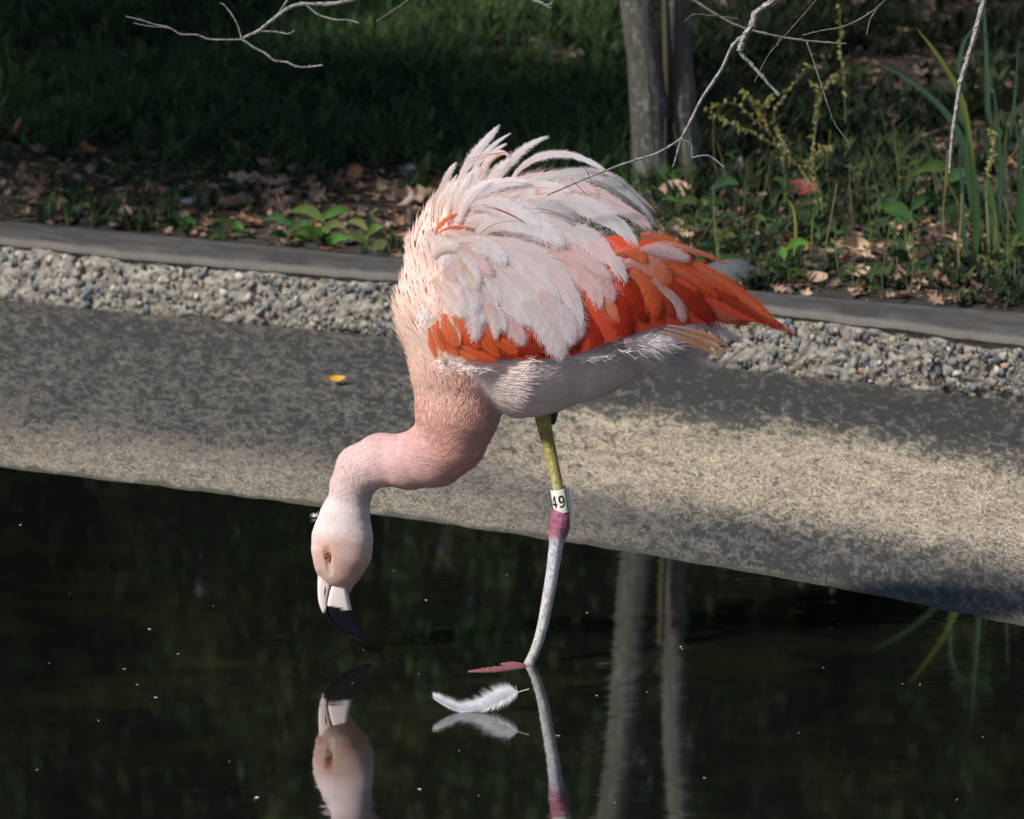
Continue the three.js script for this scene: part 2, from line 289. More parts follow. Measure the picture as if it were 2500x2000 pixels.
cap([830, 1376, HEADZ, 54], [847, 1405, HEADZ, 27], 0.008, 0.72);
cap([847, 1405, HEADZ, 26], [850, 1441, HEADZ, 8], 0.006, 0.72);
cap([778, 1345, HEADZ + 0.012, 17], [783, 1386, HEADZ + 0.014, 12.5], 0.006, 1.2);      // brow
const HEADN = 7;
const groove = [P(797, 1346, HEADZ + 0.0415), P(799, 1364, HEADZ + 0.0405), P(803, 1402, HEADZ + 0.036)];
function capD(p, a, b, ra, rb, q) {
  const bx = b.x - a.x, by = b.y - a.y, bz = b.z - a.z, px = p.x - a.x, py = p.y - a.y, pz = p.z - a.z;
  const t = clamp((px * bx + py * by + pz * bz) / (bx * bx + by * by + bz * bz + 1e-12)), r = ra + (rb - ra) * t;
  const dx = px - bx * t, dy = py - by * t, dz = (pz - bz * t) / q;
  return Math.sqrt(dx * dx + dy * dy + dz * dz) - r;
}
function field(p) {
  let d = 1;
  for (const c of prims) { const e = capD(p, c.a, c.b, c.ra, c.rb, c.q), h = Math.max(c.k - Math.abs(d - e), 0) / c.k; d = Math.min(d, e) - h * h * c.k * 0.25; }
  if (p.y < 0.35 && p.x < -0.2) for (let i = 0; i < 2; i++) { const e = -capD(p, groove[i], groove[i + 1], i ? 0.0072 : 0.0066, i ? 0.0055 : 0.0072, 1), k = 0.005, h = Math.max(k - Math.abs(d - e), 0) / k; d = Math.max(d, e) + h * h * k * 0.25; }
  return d;
}
function normalOf(p) { const e = 0.0015, n = V3(field(V3(p.x + e, p.y, p.z)) - field(V3(p.x - e, p.y, p.z)), field(V3(p.x, p.y + e, p.z)) - field(V3(p.x, p.y - e, p.z)), field(V3(p.x, p.y, p.z + e)) - field(V3(p.x, p.y, p.z - e))); return n.normalize(); }
function surfaceNet(lo, hi, h) {
  const n = [0, 1, 2].map((k) => Math.ceil((hi[k] - lo[k]) / h) + 1), N = n[0] * n[1] * n[2], f = new Float32Array(N), q = V3(0, 0, 0), id = new Int32Array(N).fill(-1), pos = [], idx = [];
  const at = (x, y, z) => x + n[0] * (y + n[1] * z);
  for (let z = 0; z < n[2]; z++) for (let y = 0; y < n[1]; y++) for (let x = 0; x < n[0]; x++) { q.set(lo[0] + x * h, lo[1] + y * h, lo[2] + z * h); f[at(x, y, z)] = field(q); }
  for (let z = 0; z < n[2] - 1; z++) for (let y = 0; y < n[1] - 1; y++) for (let x = 0; x < n[0] - 1; x++) {
    let mask = 0; const g = []; for (let c = 0; c < 8; c++) { const v = f[at(x + (c & 1), y + (c >> 1 & 1), z + (c >> 2))]; g.push(v); if (v < 0) mask |= 1 << c; }
    if (mask === 0 || mask === 255) continue;
    let s = [0, 0, 0], k = 0;
    for (let a = 0; a < 8; a++) for (const b of [1, 2, 4]) if (!(a & b)) { const c = a | b; if ((g[a] < 0) !== (g[c] < 0)) { const t = g[a] / (g[a] - g[c]); s[0] += (a & 1) + (b === 1 ? t : 0); s[1] += (a >> 1 & 1) + (b === 2 ? t : 0); s[2] += (a >> 2) + (b === 4 ? t : 0); k++; } }
    id[at(x, y, z)] = pos.length; pos.push(V3(lo[0] + (x + s[0] / k) * h, lo[1] + (y + s[1] / k) * h, lo[2] + (z + s[2] / k) * h));
  }
  const st = [1, n[0], n[0] * n[1]];
  for (let z = 1; z < n[2] - 1; z++) for (let y = 1; y < n[1] - 1; y++) for (let x = 1; x < n[0] - 1; x++) for (let a = 0; a < 3; a++) {
    const o = at(x, y, z), w = o + st[a]; if ((f[o] < 0) === (f[w] < 0)) continue;
    const b = st[(a + 1) % 3], c = st[(a + 2) % 3], i = id[o], j = id[o - b], k = id[o - b - c], l = id[o - c]; if (i < 0 || j < 0 || k < 0 || l < 0) continue;
    if (f[o] < 0) idx.push(i, j, k, i, k, l); else idx.push(i, k, j, i, l, k);
  }
  return { pos, idx };
}
const NECK = [[846, 1446], [832, 1390], [838, 1300], [853, 1224], [880, 1146], [930, 1123], [1000, 1126], [1060, 1108], [1105, 1060], [1116, 980], [1095, 880], [1045, 760], [1022, 640], [1050, 520], [1120, 420]];
function neckAt(u, v) { let best = 1e9, r = null, s = 0; for (let i = 0; i < NECK.length - 1; i++) { const [ax, ay] = NECK[i], [bx, by] = NECK[i + 1], dx = bx - ax, dy = by - ay, L = Math.hypot(dx, dy), t = clamp(((u - ax) * dx + (v - ay) * dy) / (L * L)), d = Math.hypot(u - ax - dx * t, v - ay - dy * t); if (d < best) { best = d; r = { s: s + t * L, d, dir: [dx / L, dy / L], i }; } s += L; } return r; }
function onBelly(u, v) { return sstep(-12, 22, v - (870 + Math.max(0, 1130 - u) * 0.0) - Math.max(0, (1230 - u)) * 0.0) * sstep(0, 40, u - (1090 + (v - 890) * 0.98)) ; }
function bodyColor(p) {                                          // the plumage's own colours along the bird
  const u = toU(p), v = toV(p), n = noise3(p.x * 70, p.y * 70, p.z * 70), n2 = noise3(p.x * 260, p.y * 260, p.z * 260);
  let c;
  const nk = neckAt(u, v), stops = [[0, [0.60, 0.38, 0.31]], [55, [0.64, 0.415, 0.345]], [112, [0.70, 0.50, 0.45]], [155, [0.78, 0.655, 0.64]], [215, [0.77, 0.645, 0.64]], [250, [0.72, 0.56, 0.55]], [330, [0.69, 0.49, 0.48]], [430, [0.63, 0.40, 0.385]], [520, [0.66, 0.37, 0.32]], [610, [0.70, 0.42, 0.35]], [740, [0.78, 0.52, 0.43]], [900, [0.85, 0.63, 0.54]], [1200, [0.87, 0.71, 0.65]]];
  c = stops[stops.length - 1][1]; for (let i = 0; i < stops.length - 1; i++) if (nk.s < stops[i + 1][0]) { c = mix3(stops[i][1], stops[i + 1][1], clamp((nk.s - stops[i][0]) / (stops[i + 1][0] - stops[i][0]))); break; }
  if (v > 860 && u > 1090) c = mix3(c, [0.87, 0.76, 0.73], onBelly(u, v));
  if (u > 1190 && v < 1060) c = mix3(c, [0.87, 0.76, 0.73], sstep(1190, 1240, u) * (v > 850 ? 1 : 0.6));
  if (u < 960 && v > 1180) {
    const e = Math.hypot((u - 800) / 1.0, (v - 1356) / 1.2), fr = p.z > HEADZ ? 1 : 0.6;
    c = mix3(c, [0.66, 0.26, 0.13], 0.75 * Math.exp(-((u - 797) ** 2 / 260 + (v - 1350) ** 2 / 520)) * fr);
    const lo = Math.abs(u - (800 + (v - 1360) * 0.12)); if (v > 1362 && v < 1420) c = mix3(c, [0.60, 0.52, 0.48], 0.7 * sstep(14, 2, lo) * 0.6 * sstep(1362, 1385, v));
    if (e < 9) c = mix3(c, [0.05, 0.02, 0.015], sstep(9.5, 6, e));
    const ck = Math.hypot((u - 835) / 1.3, v - 1335); c = mix3(c, [0.52, 0.34, 0.28], 0.4 * Math.exp(-ck * ck / 500)); const jaw = Math.hypot((u - 862) / 1.2, (v - 1392)); c = mix3(c, [0.50, 0.25, 0.17], 0.5 * Math.exp(-jaw * jaw / 500)); if (v > 1345 && v < 1400) c = mix3(c, [0.16, 0.07, 0.04], 0.6 * sstep(5, 1, Math.abs(u - (793 + (v - 1345) * 0.12))) * sstep(1400, 1375, v));
  }
  return c.map((x) => clamp(x * (0.90 + 0.12 * n + 0.10 * n2), 0, 0.92));
}
const skin = surfaceNet([-0.42, 0.09, -0.19], [0.34, 0.98, 0.19], 0.0042);
{
  const mb = new MB(); skin.nor = skin.pos.map(normalOf);
  for (const [i, p] of skin.pos.entries()) { const d = field(p); p.addScaledVector(skin.nor[i], -d); mb.v(p, bodyColor(p), p.x / 0.05, p.y / 0.05); }
  mb.i = skin.idx; const g = mb.geo(false); g.setAttribute('normal', new THREE.Float32BufferAttribute(skin.nor.flatMap((q) => [q.x, q.y, q.z]), 3));
  const soft = dataTexture(512, 512, (i, j) => { const f = noise2(i / 5, j / 5, 205) * 0.5 + noise2(i / 2.2, j / 2.2, 207) * 0.5; return f; }, false);
  mesh('body', g, phys({ vertexColors: true, bumpMap: soft, bumpScale: 0.0012, roughness: 0.95, sheen: 0.35, sheenRoughness: 0.7, sheenColor: new THREE.Color(1, 0.9, 0.9), specularIntensity: 0.25 }), bird);
}

// small plumage grown from the skin: fuzz on the neck, pointed feathers on the breast, hair-like wisps on the belly
{
  srand(31);
  const mb = new MB(), tri = [], area = []; let total = 0; const I = skin.idx, A = V3(0, 0, 0), B = V3(0, 0, 0);
  for (let i = 0; i < I.length; i += 3) { const a = skin.pos[I[i]], b = skin.pos[I[i + 1]], c = skin.pos[I[i + 2]]; const s = A.copy(b).sub(a).cross(B.copy(c).sub(a)).length() / 2; total += s; area.push(total); }
  const sample = () => { const r = rnd() * total; let lo = 0, hi = area.length - 1; while (lo < hi) { const m = (lo + hi) >> 1; if (area[m] < r) lo = m + 1; else hi = m; } let x = rnd(), y = rnd(); if (x + y > 1) { x = 1 - x; y = 1 - y; } const a = skin.pos[I[lo * 3]], b = skin.pos[I[lo * 3 + 1]], c = skin.pos[I[lo * 3 + 2]]; return a.clone().addScaledVector(b.clone().sub(a), x).addScaledVector(c.clone().sub(a), y); };
  const blade = (p, n, dir, L, W, lift, col, tipCol, bend, rows) => {
    const s = dir.clone().cross(n).normalize(); let pl = null;
    for (let k = 0; k <= rows; k++) {
      const t = k / rows, w = W * (k === rows ? 0 : Math.min(1, 0.55 + 1.6 * t) * Math.pow(1 - t * t, 0.7)), q = p.clone().addScaledVector(dir, L * t).addScaledVector(n, lift * t * (0.6 + 0.4 * t)).addScaledVector(s, bend * t * t);
      const c = mix3(col, tipCol, t), nl = n.clone().addScaledVector(s, -0.45).addScaledVector(dir, -lift / L).normalize(), nm = n.clone().addScaledVector(dir, -lift / L).normalize(), nr = n.clone().addScaledVector(s, 0.45).addScaledVector(dir, -lift / L).normalize();
      const l = k === rows ? mb.v(q, c, 0.5, t, nm) : mb.v(q.clone().addScaledVector(s, -w), c, 0, t, nl), m = k === rows ? l : mb.v(q.clone().addScaledVector(n, w * 0.25), c, 0.5, t, nm), r = k === rows ? l : mb.v(q.clone().addScaledVector(s, w), c, 1, t, nr);
      if (pl) { if (k === rows) { mb.tri(pl[0], pl[1], l); mb.tri(pl[1], pl[2], l); } else { mb.quad(pl[0], pl[1], m, l); mb.quad(pl[1], pl[2], r, m); } }
      pl = [l, m, r];
    }
  };
  const dir3 = (d, n) => { const q = V3(d[0], -d[1], 0); q.addScaledVector(n, -q.dot(n)); return q.lengthSq() < 1e-6 ? V3(0, 0, 1) : q.normalize(); };
  for (let i = 0; i < 60000; i++) {
    const p = sample(), n = normalOf(p), u = toU(p), v = toV(p), nk = neckAt(u, v), c = bodyColor(p);
    const belly = v > 850 && onBelly(u, v) > 0.4 || u > 1330;
    if (belly) {
      if (v < 850 || rnd() < 0.45) continue;
      const a = rr(-0.35, 0.22) - 0.25 * sstep(960, 880, v), d = dir3([Math.cos(a), Math.sin(a)], n), low = sstep(960, 1020, v);
      const t = mix3([0.84, 0.72, 0.69], [0.90, 0.83, 0.82], rnd() * rnd());
      blade(p, n, d, rr(0.014, 0.034) * (1 - 0.5 * low), rr(0.0006, 0.0016), rr(0.0004, 0.0022) * (1 - 0.5 * low), c.map((x) => x * 0.97), t, gauss() * 0.008, 3);
    } else if (v > 1040 || u < 960 || nk.s < 600) {
      if (v > 1330 && u < 960 && rnd() < 0.6) continue;
      const d = dir3([nk.dir[0] + gauss() * 0.25, nk.dir[1] + gauss() * 0.25], n), k = sstep(380, 600, nk.s);
      const head = u < 960 && v > 1240 ? 0.5 : 1;
      blade(p, n, d, rr(0.004, 0.0085) * head * (1 + 1.2 * k), rr(0.00035, 0.0006), rr(0.0003, 0.0013) * head, c.map((x) => x * 0.98), (() => { const k9 = rr(0.94, 1.14); return c.map((x) => clamp(x * k9, 0, 0.92)); })(), 0, 2);
    } else {
      if (rnd() < lerp(0.4, 0.74, sstep(620, 800, nk.s)) || u > 1240) continue;
      const up = [nk.dir[0], nk.dir[1]]; const fl = sstep(1120, 980, u);
      const d = dir3([up[0] - 0.32 * fl * sstep(560, 720, v) + gauss() * 0.16, up[1] + gauss() * 0.12], n), L = rr(0.026, 0.050) * lerp(0.22, 1, sstep(600, 860, nk.s));
      const kk = lerp(0.15, 1, sstep(600, 860, nk.s)), col = mix3(c, rnd() < 0.3 ? [0.84, 0.50, 0.38] : [0.85, 0.71, 0.65], rr(0, 0.6) * kk), tip = mix3(c, mix3([0.88, 0.80, 0.78], [0.86, 0.66, 0.57], Math.sqrt(rnd())), kk);
      blade(p.addScaledVector(n, 0.0004 - 0.0014 * kk), n, d, L, rr(0.0024, 0.0054) * lerp(0.25, 1, kk), rr(0.0012, 0.0062) * (rnd() < 0.2 ? 2.2 : 1) * lerp(0.10, 1, kk) + 0.0005, col, tip, gauss() * 0.005, 5);
    }
  }
  tag(mesh('plumage', mb.geo(), phys({ vertexColors: true, roughness: 0.95, transmission: 0.35, thickness: 0, specularIntensity: 0.2 }), bird), null, null, null, 'stuff');
}

// vane texture: barbs running obliquely from a paler shaft
const vane = dataTexture(256, 512, (i, j) => {
  const x = (i + 0.5) / 256 * 2 - 1, y = (j + 0.5) / 512, ax = Math.abs(x), ph = y * 62 - ax * 6.5 + (x > 0 ? 0.37 : 0), b = 0.5 + 0.5 * Math.sin(ph * 6.283), s = noise2(ph * 1.1, ax * 2.5 + (x > 0 ? 9 : 0), 211), w = noise2(ph * 0.22, ax * 1.2 + (x > 0 ? 5 : 0), 213);
  const w2 = noise2(ph * 0.09, ax * 0.9 + (x > 0 ? 3 : 0), 215), v = 0.74 + 0.03 * b + 0.07 * s + 0.10 * w + 0.10 * w2; return ax < 0.025 ? 1 : clamp(v);
}, true, THREE.ClampToEdgeWrapping);
const vaneBump = dataTexture(256, 512, (i, j) => {
  const x = (i + 0.5) / 256 * 2 - 1, y = (j + 0.5) / 512, ax = Math.abs(x), ph = y * 62 - ax * 6.5 + (x > 0 ? 0.37 : 0), w = noise2(ph * 0.30, ax * 1.2 + (x > 0 ? 5 : 0), 213), s = noise2(ph, ax * 2.5, 211);
  return ax < 0.035 ? 1 : 0.25 + 0.45 * w + 0.2 * s;
}, false, THREE.ClampToEdgeWrapping);
const vaneAlpha = dataTexture(256, 512, (i, j) => {              // vanes thin out into loose barbs along the edge and at the tip
  const x = (i + 0.5) / 256 * 2 - 1, y = (j + 0.5) / 512, ax = Math.abs(x), ph = y * 62 - ax * 6.5 + (x > 0 ? 0.37 : 0), e = 0.70 + 0.30 * noise2(ph * 1.3, x > 0 ? 9 : 0, 217), tip = 0.90 + 0.12 * noise2(x * 22, 3, 219);
  return clamp((e + 0.06 - ax) / 0.16) * clamp((tip + 0.03 - y) / 0.07);
}, false, THREE.ClampToEdgeWrapping);
const featherMat = phys({ alphaMap: vaneAlpha, transparent: true, map: vane, vertexColors: true, transmission: 0.5, thickness: 0, bumpMap: vaneBump, bumpScale: 0.0005, roughness: 0.72, sheen: 0.25, sheenRoughness: 0.6, sheenColor: new THREE.Color(1, 1, 1), specularIntensity: 0.3 });

function makeFeather(pts, W, o, sd) {                           // pts: four control points in space; W: greatest half width
  srand(sd * 7919 + 13);
  const mb = new MB(), N = 30, M = 8, ph = o.shape ?? 'round', c0 = o.c[0], c1 = o.c[1], c2 = o.c[2] ?? o.c[1], fray = o.fray ?? 0.4, ns = rr(0, 99), n0 = (o.n ?? V3(0, 0.1, 1)).clone().normalize();
  const C = (t) => V3(bez(pts[0].x, pts[1].x, pts[2].x, pts[3].x, t), bez(pts[0].y, pts[1].y, pts[2].y, pts[3].y, t), bez(pts[0].z, pts[1].z, pts[2].z, pts[3].z, t));
  const wid = (t) => ph === 'round' ? (0.42 + 0.58 * sstep(0, 0.55, t)) * Math.pow(Math.max(0, 1 - Math.pow(t, 3.6)), 0.62) * 1.06 : ph === 'point' ? Math.min(1, 0.4 + 1.6 * t) * Math.pow(Math.max(0, 1 - t), 0.55) * 1.1 : Math.min(1, 0.35 + 1.7 * t) * Math.pow(Math.max(0, 1 - t * t * t), 0.6);
  const frame = (t) => { const T = C(Math.min(1, t + 0.01)).sub(C(Math.max(0, t - 0.01))).normalize(), n = n0.clone().addScaledVector(T, -n0.dot(T)).normalize(), tw = (o.twist ?? 0) * t; const s = T.clone().cross(n); return { T, n: n.clone().multiplyScalar(Math.cos(tw)).addScaledVector(s, Math.sin(tw)), s: s.clone().multiplyScalar(Math.cos(tw)).addScaledVector(n, -Math.sin(tw)) }; };
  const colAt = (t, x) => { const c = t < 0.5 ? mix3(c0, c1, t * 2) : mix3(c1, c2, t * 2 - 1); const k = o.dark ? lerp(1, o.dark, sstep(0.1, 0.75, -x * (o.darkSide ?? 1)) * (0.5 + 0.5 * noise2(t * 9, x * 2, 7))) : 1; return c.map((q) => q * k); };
  const put = (t, x) => { const { T, n, s } = frame(t), w = W * wid(t), cam = o.camber ?? 0.13, q = C(t); return q.addScaledVector(s, x * w).addScaledVector(n, -cam * w * x * x + W * 0.05 * (noise2(t * 3 + ns, x * 1.2 + 5, 3) - 0.5)).addScaledVector(T, -Math.abs(x) * w * 0.12 * (t > 0.6 ? 1 : 0)); };
  const split = [rr(0.45, 0.8), rr(0.65, 0.92)], at = [];
  for (let j = 0; j <= N; j++) { const t = j / N; for (let i = 0; i <= M; i++) { let x = i / M * 2 - 1; const side = x < 0 ? 0 : 1; let xe = x; if (Math.abs(x) > 0.6) { const f = 1 - fray * 0.22 * noise2(j * 0.45, side * 7, sd) - 0.8 * (o.notch ?? (hash3(sd, side, 5) < 0.35 ? 0.4 : 0.1)) * Math.max(0, 1 - Math.abs(t - split[side]) * 26); xe = x * lerp(1, f * 0.93, sstep(0.55, 1, Math.abs(x))); } at.push(mb.v(put(Math.max(t, 0.001), xe), colAt(t, x), 0.5 + x * 0.5, t)); } }
  for (let j = 0; j < N; j++) for (let i = 0; i < M; i++) { const a = j * (M + 1) + i; mb.quad(at[a], at[a + 1], at[a + M + 2], at[a + M + 1]); }
  const nb = Math.round((o.barbs ?? 300) * (0.55 + fray));          // loose barbs along both edges
  for (let k = 0; k < nb; k++) { const t = Math.pow(rnd(), 0.75) * 0.99, x = (rnd() < 0.5 ? -1 : 1), f = frame(t), w = W * wid(t), b = put(t, x * rr(0.6, 0.95)), L = (0.35 + 0.65 * rnd()) * Math.max(w, W * 0.35) * (0.6 + 0.6 * fray), d = f.s.clone().multiplyScalar(x * rr(0.4, 0.8)).addScaledVector(f.T, 0.85).addScaledVector(f.n, gauss() * 0.15).normalize(), e = f.T.clone().multiplyScalar(0.00022 + 0.00034 * rnd()); const c = colAt(t, x); const kc = rr(0.94, 1.06), cc = c.map((q) => clamp(q * kc, 0, 0.92)), fn = f.n.clone().addScaledVector(f.s, x * 0.25).normalize(), i0 = mb.v(b.clone().sub(e), cc, 0.5 + x * 0.25, Math.min(t, 0.85), fn), i1 = mb.v(b.clone().add(e), cc, 0.5 + x * 0.25, Math.min(t, 0.85), fn), i2 = mb.v(b.clone().addScaledVector(d, L).addScaledVector(f.n, -0.06 * L), cc, 0.5 + x * 0.3, Math.min(t, 0.85), fn); mb.tri(i0, i1, i2); }
  if (!o.noShaft) tubeInto(mb, Array.from({ length: 13 }, (_, k) => { const t = k / 12 * 0.96, f = frame(t); return C(t).addScaledVector(f.n, 0.0001); }), Array.from({ length: 13 }, (_, k) => W * 0.018 * (1 - k / 13) + 0.0002), 5, (t) => colAt(t, 0).map((q) => clamp(q * 1.12 + 0.03, 0, 0.92)), 1, false);
  return mb.geo();
}
const ZM = { A: [1340, 520, 3.477], B: [940, 560, 4.7925], C: [940, 280, 5.39], D: [1200, 380, 4.539], E: [940, 700, 2.156], M: [940, 280, 3.08] };
const bulge = (u, v) => 0.142 * Math.pow(Math.max(0, 1 - ((u - 1270) / 700) ** 2 - ((v - 730) / 440) ** 2), 0.5) * (1 - 0.6 * sstep(1480, 1950, u));
const WHITE = [[0.86, 0.68, 0.65], [0.89, 0.81, 0.82], [0.91, 0.87, 0.90]], CREAM = [[0.86, 0.62, 0.53], [0.89, 0.78, 0.74], [0.91, 0.87, 0.88]], PINK = [[0.86, 0.57, 0.53], [0.88, 0.68, 0.67], [0.88, 0.68, 0.70]], BLUSH = [[0.84, 0.46, 0.34], [0.82, 0.58, 0.54], [0.82, 0.56, 0.55]],
  RED = [[0.66, 0.085, 0.02], [0.50, 0.036, 0.008], [0.34, 0.022, 0.006]], ORANGE = [[0.86, 0.26, 0.13], [0.84, 0.155, 0.045], [0.80, 0.115, 0.03]], SALMON = [[0.86, 0.30, 0.16], [0.86, 0.20, 0.075], [0.85, 0.23, 0.10]], MIXED = [[0.84, 0.56, 0.50], [0.84, 0.36, 0.24], [0.84, 0.16, 0.05]], RUST = [[0.62, 0.10, 0.05], [0.50, 0.06, 0.025], [0.44, 0.055, 0.03]], GREY = [[0.80, 0.76, 0.74], [0.62, 0.60, 0.60], [0.42, 0.41, 0.41]], DARK = [[0.45, 0.43, 0.42], [0.20, 0.195, 0.195], [0.06, 0.06, 0.06]], TAN = [[0.90, 0.66, 0.56], [0.92, 0.52, 0.29], [0.92, 0.50, 0.25]], SMOKE = [[0.80, 0.70, 0.68], [0.70, 0.62, 0.61], [0.56, 0.50, 0.49]];  // RED has the shade of the wing underside painted into its colour
const DROP = [[0.86, 0.76, 0.74], [0.87, 0.79, 0.79], [0.86, 0.74, 0.76]];
let featherNo = 0;
function feather(z, Wpx, c, L0, L1, q, o = {}, parent = bird) {
  const [ox, oy, s] = ZM[z], k = q.map(([x, y]) => [ox + x / s, oy + y / s]), pts = k.map(([u, v], i) => P(u, v, bulge(u, v) + lerp(L0 * 0.45, L1 * 0.38, i / 3) * 0.001 + (o.dz ?? 0)));
  const m = k[2], e = 12, g = V3(-(bulge(m[0] + e, m[1]) - bulge(m[0] - e, m[1])) / (2 * e * K), (bulge(m[0], m[1] + e) - bulge(m[0], m[1] - e)) / (2 * e * K), 1); g.x = clamp(g.x, -0.7, 0.7); g.y = clamp(g.y, -0.2, 1.0);
  featherNo++;
  return mesh('feather', makeFeather(pts, Wpx * K * 0.5 * (Wpx > 34 ? 1.26 : Wpx > 8 ? 1.14 : 1), { n: g, ...o, c }, featherNo), featherMat, parent);
}
// the near wing: a firm sheet of coverts under its long feathers
const wing = (() => {
  const T = [[1125, 700], [1200, 660], [1300, 620], [1400, 590], [1500, 575], [1600, 590], [1700, 640], [1800, 715], [1900, 790]], B = [[1125, 860], [1200, 872], [1300, 880], [1400, 868], [1500, 830], [1600, 800], [1700, 790], [1800, 778], [1900, 800]];
  const mb = new MB(); mb.grid(60, 14, (a, b) => { const f = a * (T.length - 1), i = Math.min(T.length - 2, Math.floor(f)), t = f - i, u = lerp(T[i][0], T[i + 1][0], t), v = lerp(lerp(T[i][1], T[i + 1][1], t), lerp(B[i][1], B[i + 1][1], t), b); return mb.v(P(u, v, bulge(u, v) + 0.001), mix3([0.62, 0.07, 0.02], [0.36, 0.03, 0.008], b), a, b); });
  return mesh('wing', mb.geo(), std({ vertexColors: true, roughness: 0.85 }), bird);
})();
const W_ = (...a) => feather(a[0], a[1], a[2], a[3], a[4], a[5], a[6] ?? {}, wing), F = (...a) => feather(...a);
// long orange-red feathers of the wing
W_('A', 60, RED, 2, 6, [[-300, 700], [-250, 900], [-150, 1100], [0, 1200]]);
W_('A', 60, RED, 3, 7, [[50, 700], [100, 900], [150, 1080], [250, 1190]]);
W_('A', 62, RED, 4, 8, [[200, 600], [300, 800], [380, 1000], [430, 1150]]);
W_('A', 64, RED, 6, 11, [[400, 500], [560, 700], [650, 880], [672, 1062]]);
W_('A', 60, RED, 6, 11, [[580, 470], [740, 620], [800, 780], [806, 935]]);
W_('A', 54, ORANGE, 7, 13, [[690, 500], [850, 600], [920, 750], [915, 900]], { c2: 1 });
W_('A', 50, RUST, 5, 9, [[800, 540], [950, 640], [1050, 770], [1066, 890]]);
W_('A', 34, BLUSH, 7, 11, [[880, 560], [1030, 670], [1120, 790], [1160, 925]], { fray: 0.7 });
W_('A', 38, RED, 8, 13, [[980, 580], [1150, 690], [1320, 800], [1402, 935]]);
W_('A', 28, RED, 6, 10, [[1020, 560], [1200, 700], [1300, 850], [1392, 990]], { shape: 'point' });
W_('A', 62, [[0.66, 0.10, 0.03], [0.60, 0.09, 0.035], [0.66, 0.14, 0.06]], -3, 2, [[960, 480], [1280, 720], [1500, 880], [1780, 925]], { dz: -0.01 });
W_('A', 56, [[0.66, 0.09, 0.03], [0.62, 0.08, 0.025], [0.62, 0.12, 0.06]], -2, 3, [[960, 440], [1300, 640], [1650, 800], [2112, 1050]], { shape: 'point', dz: -0.004 });
W_('A', 50, ORANGE, 0, 6, [[880, 380], [1250, 430], [1600, 660], [1935, 945]], { shape: 'plume', fray: 0.5 });
W_('A', 30, RUST, 1, 4, [[1100, 560], [1400, 690], [1640, 800], [1850, 940]], { shape: 'point', fray: 0.8 });
W_('A', 26, [[0.6, 0.09, 0.03], [0.52, 0.06, 0.02], [0.5, 0.09, 0.05]], 2, 4, [[1250, 600], [1500, 720], [1750, 850], [2000, 1000]], { shape: 'point', fray: 0.7 });
W_('A', 40, [[0.55, 0.10, 0.05], [0.50, 0.10, 0.05], [0.62, 0.2, 0.12]], 0, 3, [[1050, 640], [1250, 770], [1420, 860], [1620, 915]], { fray: 0.9 });
W_('A', 22, SALMON, 3, 8, [[1150, 410], [1420, 540], [1700, 740], [1925, 935]], { shape: 'plume', fray: 0.4 });
W_('A', 18, ORANGE, 6, 9, [[1200, 500], [1400, 590], [1540, 690], [1590, 715]], { shape: 'point', fray: 1 });
W_('A', 46, ORANGE, 4, 9, [[830, 380], [1060, 370], [1260, 500], [1372, 712]], { fray: 0.9, shape: 'point' });
W_('A', 30, ORANGE, 6, 8, [[1060, 480], [1250, 560], [1380, 640], [1440, 730]], { fray: 0.9, shape: 'point' });
W_('A', 44, RUST, 2, 5, [[980, 470], [1120, 530], [1240, 600], [1330, 720]], { fray: 0.6 });
W_('A', 40, SALMON, 2, 5, [[780, 190], [950, 200], [1120, 320], [1225, 445]]);
W_('A', 20, MIXED, 9, 14, [[760, 310], [1040, 225], [1270, 320], [1532, 446]], { shape: 'point', fray: 0.9 });
W_('A', 34, PINK, 10, 14, [[760, 330], [900, 290], [1050, 320], [1200, 400]], { fray: 0.8 });
W_('A', 52, MIXED, 8, 13, [[640, 430], [820, 390], [960, 470], [1045, 618]], { fray: 0.6 });
W_('A', 30, SALMON, 12, 16, [[560, 340], [690, 305], [790, 340], [822, 425]]);
W_('A', 46, BLUSH, 7, 12, [[280, 390], [400, 470], [500, 600], [545, 770]], { c2: 1 });
W_('A', 40, MIXED, 4, 9, [[380, 560], [470, 660], [550, 800], [600, 950]], { fray: 0.5 });
W_('A', 22, RED, 3, 4, [[150, 330], [220, 370], [280, 400], [320, 430]]);
// coverts at the bend of the wing
W_('B', 17, SALMON, 12, 17, [[520, 1150], [525, 1290], [570, 1400], [602, 1515]]);
W_('B', 19, SALMON, 14, 19, [[615, 1070], [590, 1220], [650, 1350], [692, 1450]]);
W_('B', 34, SALMON, 15, 22, [[700, 990], [690, 1150], [750, 1280], [860, 1385]]);
W_('B', 22, SALMON, 10, 17, [[660, 1240], [700, 1330], [780, 1400], [848, 1490]]);
W_('B', 32, ORANGE, 10, 16, [[800, 1010], [930, 1160], [1030, 1290], [1100, 1410]]);
W_('B', 34, ORANGE, 9, 15, [[930, 1080], [1080, 1230], [1230, 1370], [1340, 1515]]);
W_('B', 36, ORANGE, 8, 13, [[1060, 1110], [1230, 1230], [1420, 1340], [1560, 1480]]);
W_('B', 40, RED, 7, 12, [[1220, 1190], [1450, 1310], [1650, 1400], [1880, 1450]]);
W_('B', 24, ORANGE, 7, 13, [[850, 1360], [1000, 1440], [1150, 1495], [1310, 1545]]);
W_('B', 18, SALMON, 7, 12, [[700, 1300], [850, 1440], [960, 1500], [1080, 1525]]);
W_('B', 30, ORANGE, 5, 9, [[560, 1120], [640, 1240], [740, 1360], [900, 1470]]);
W_('B', 30, RED, 5, 9, [[1000, 1250], [1150, 1350], [1350, 1450], [1500, 1520]]);
W_('B', 40, RED, 4, 8, [[1450, 1250], [1650, 1330], [1850, 1400], [2100, 1480]]);
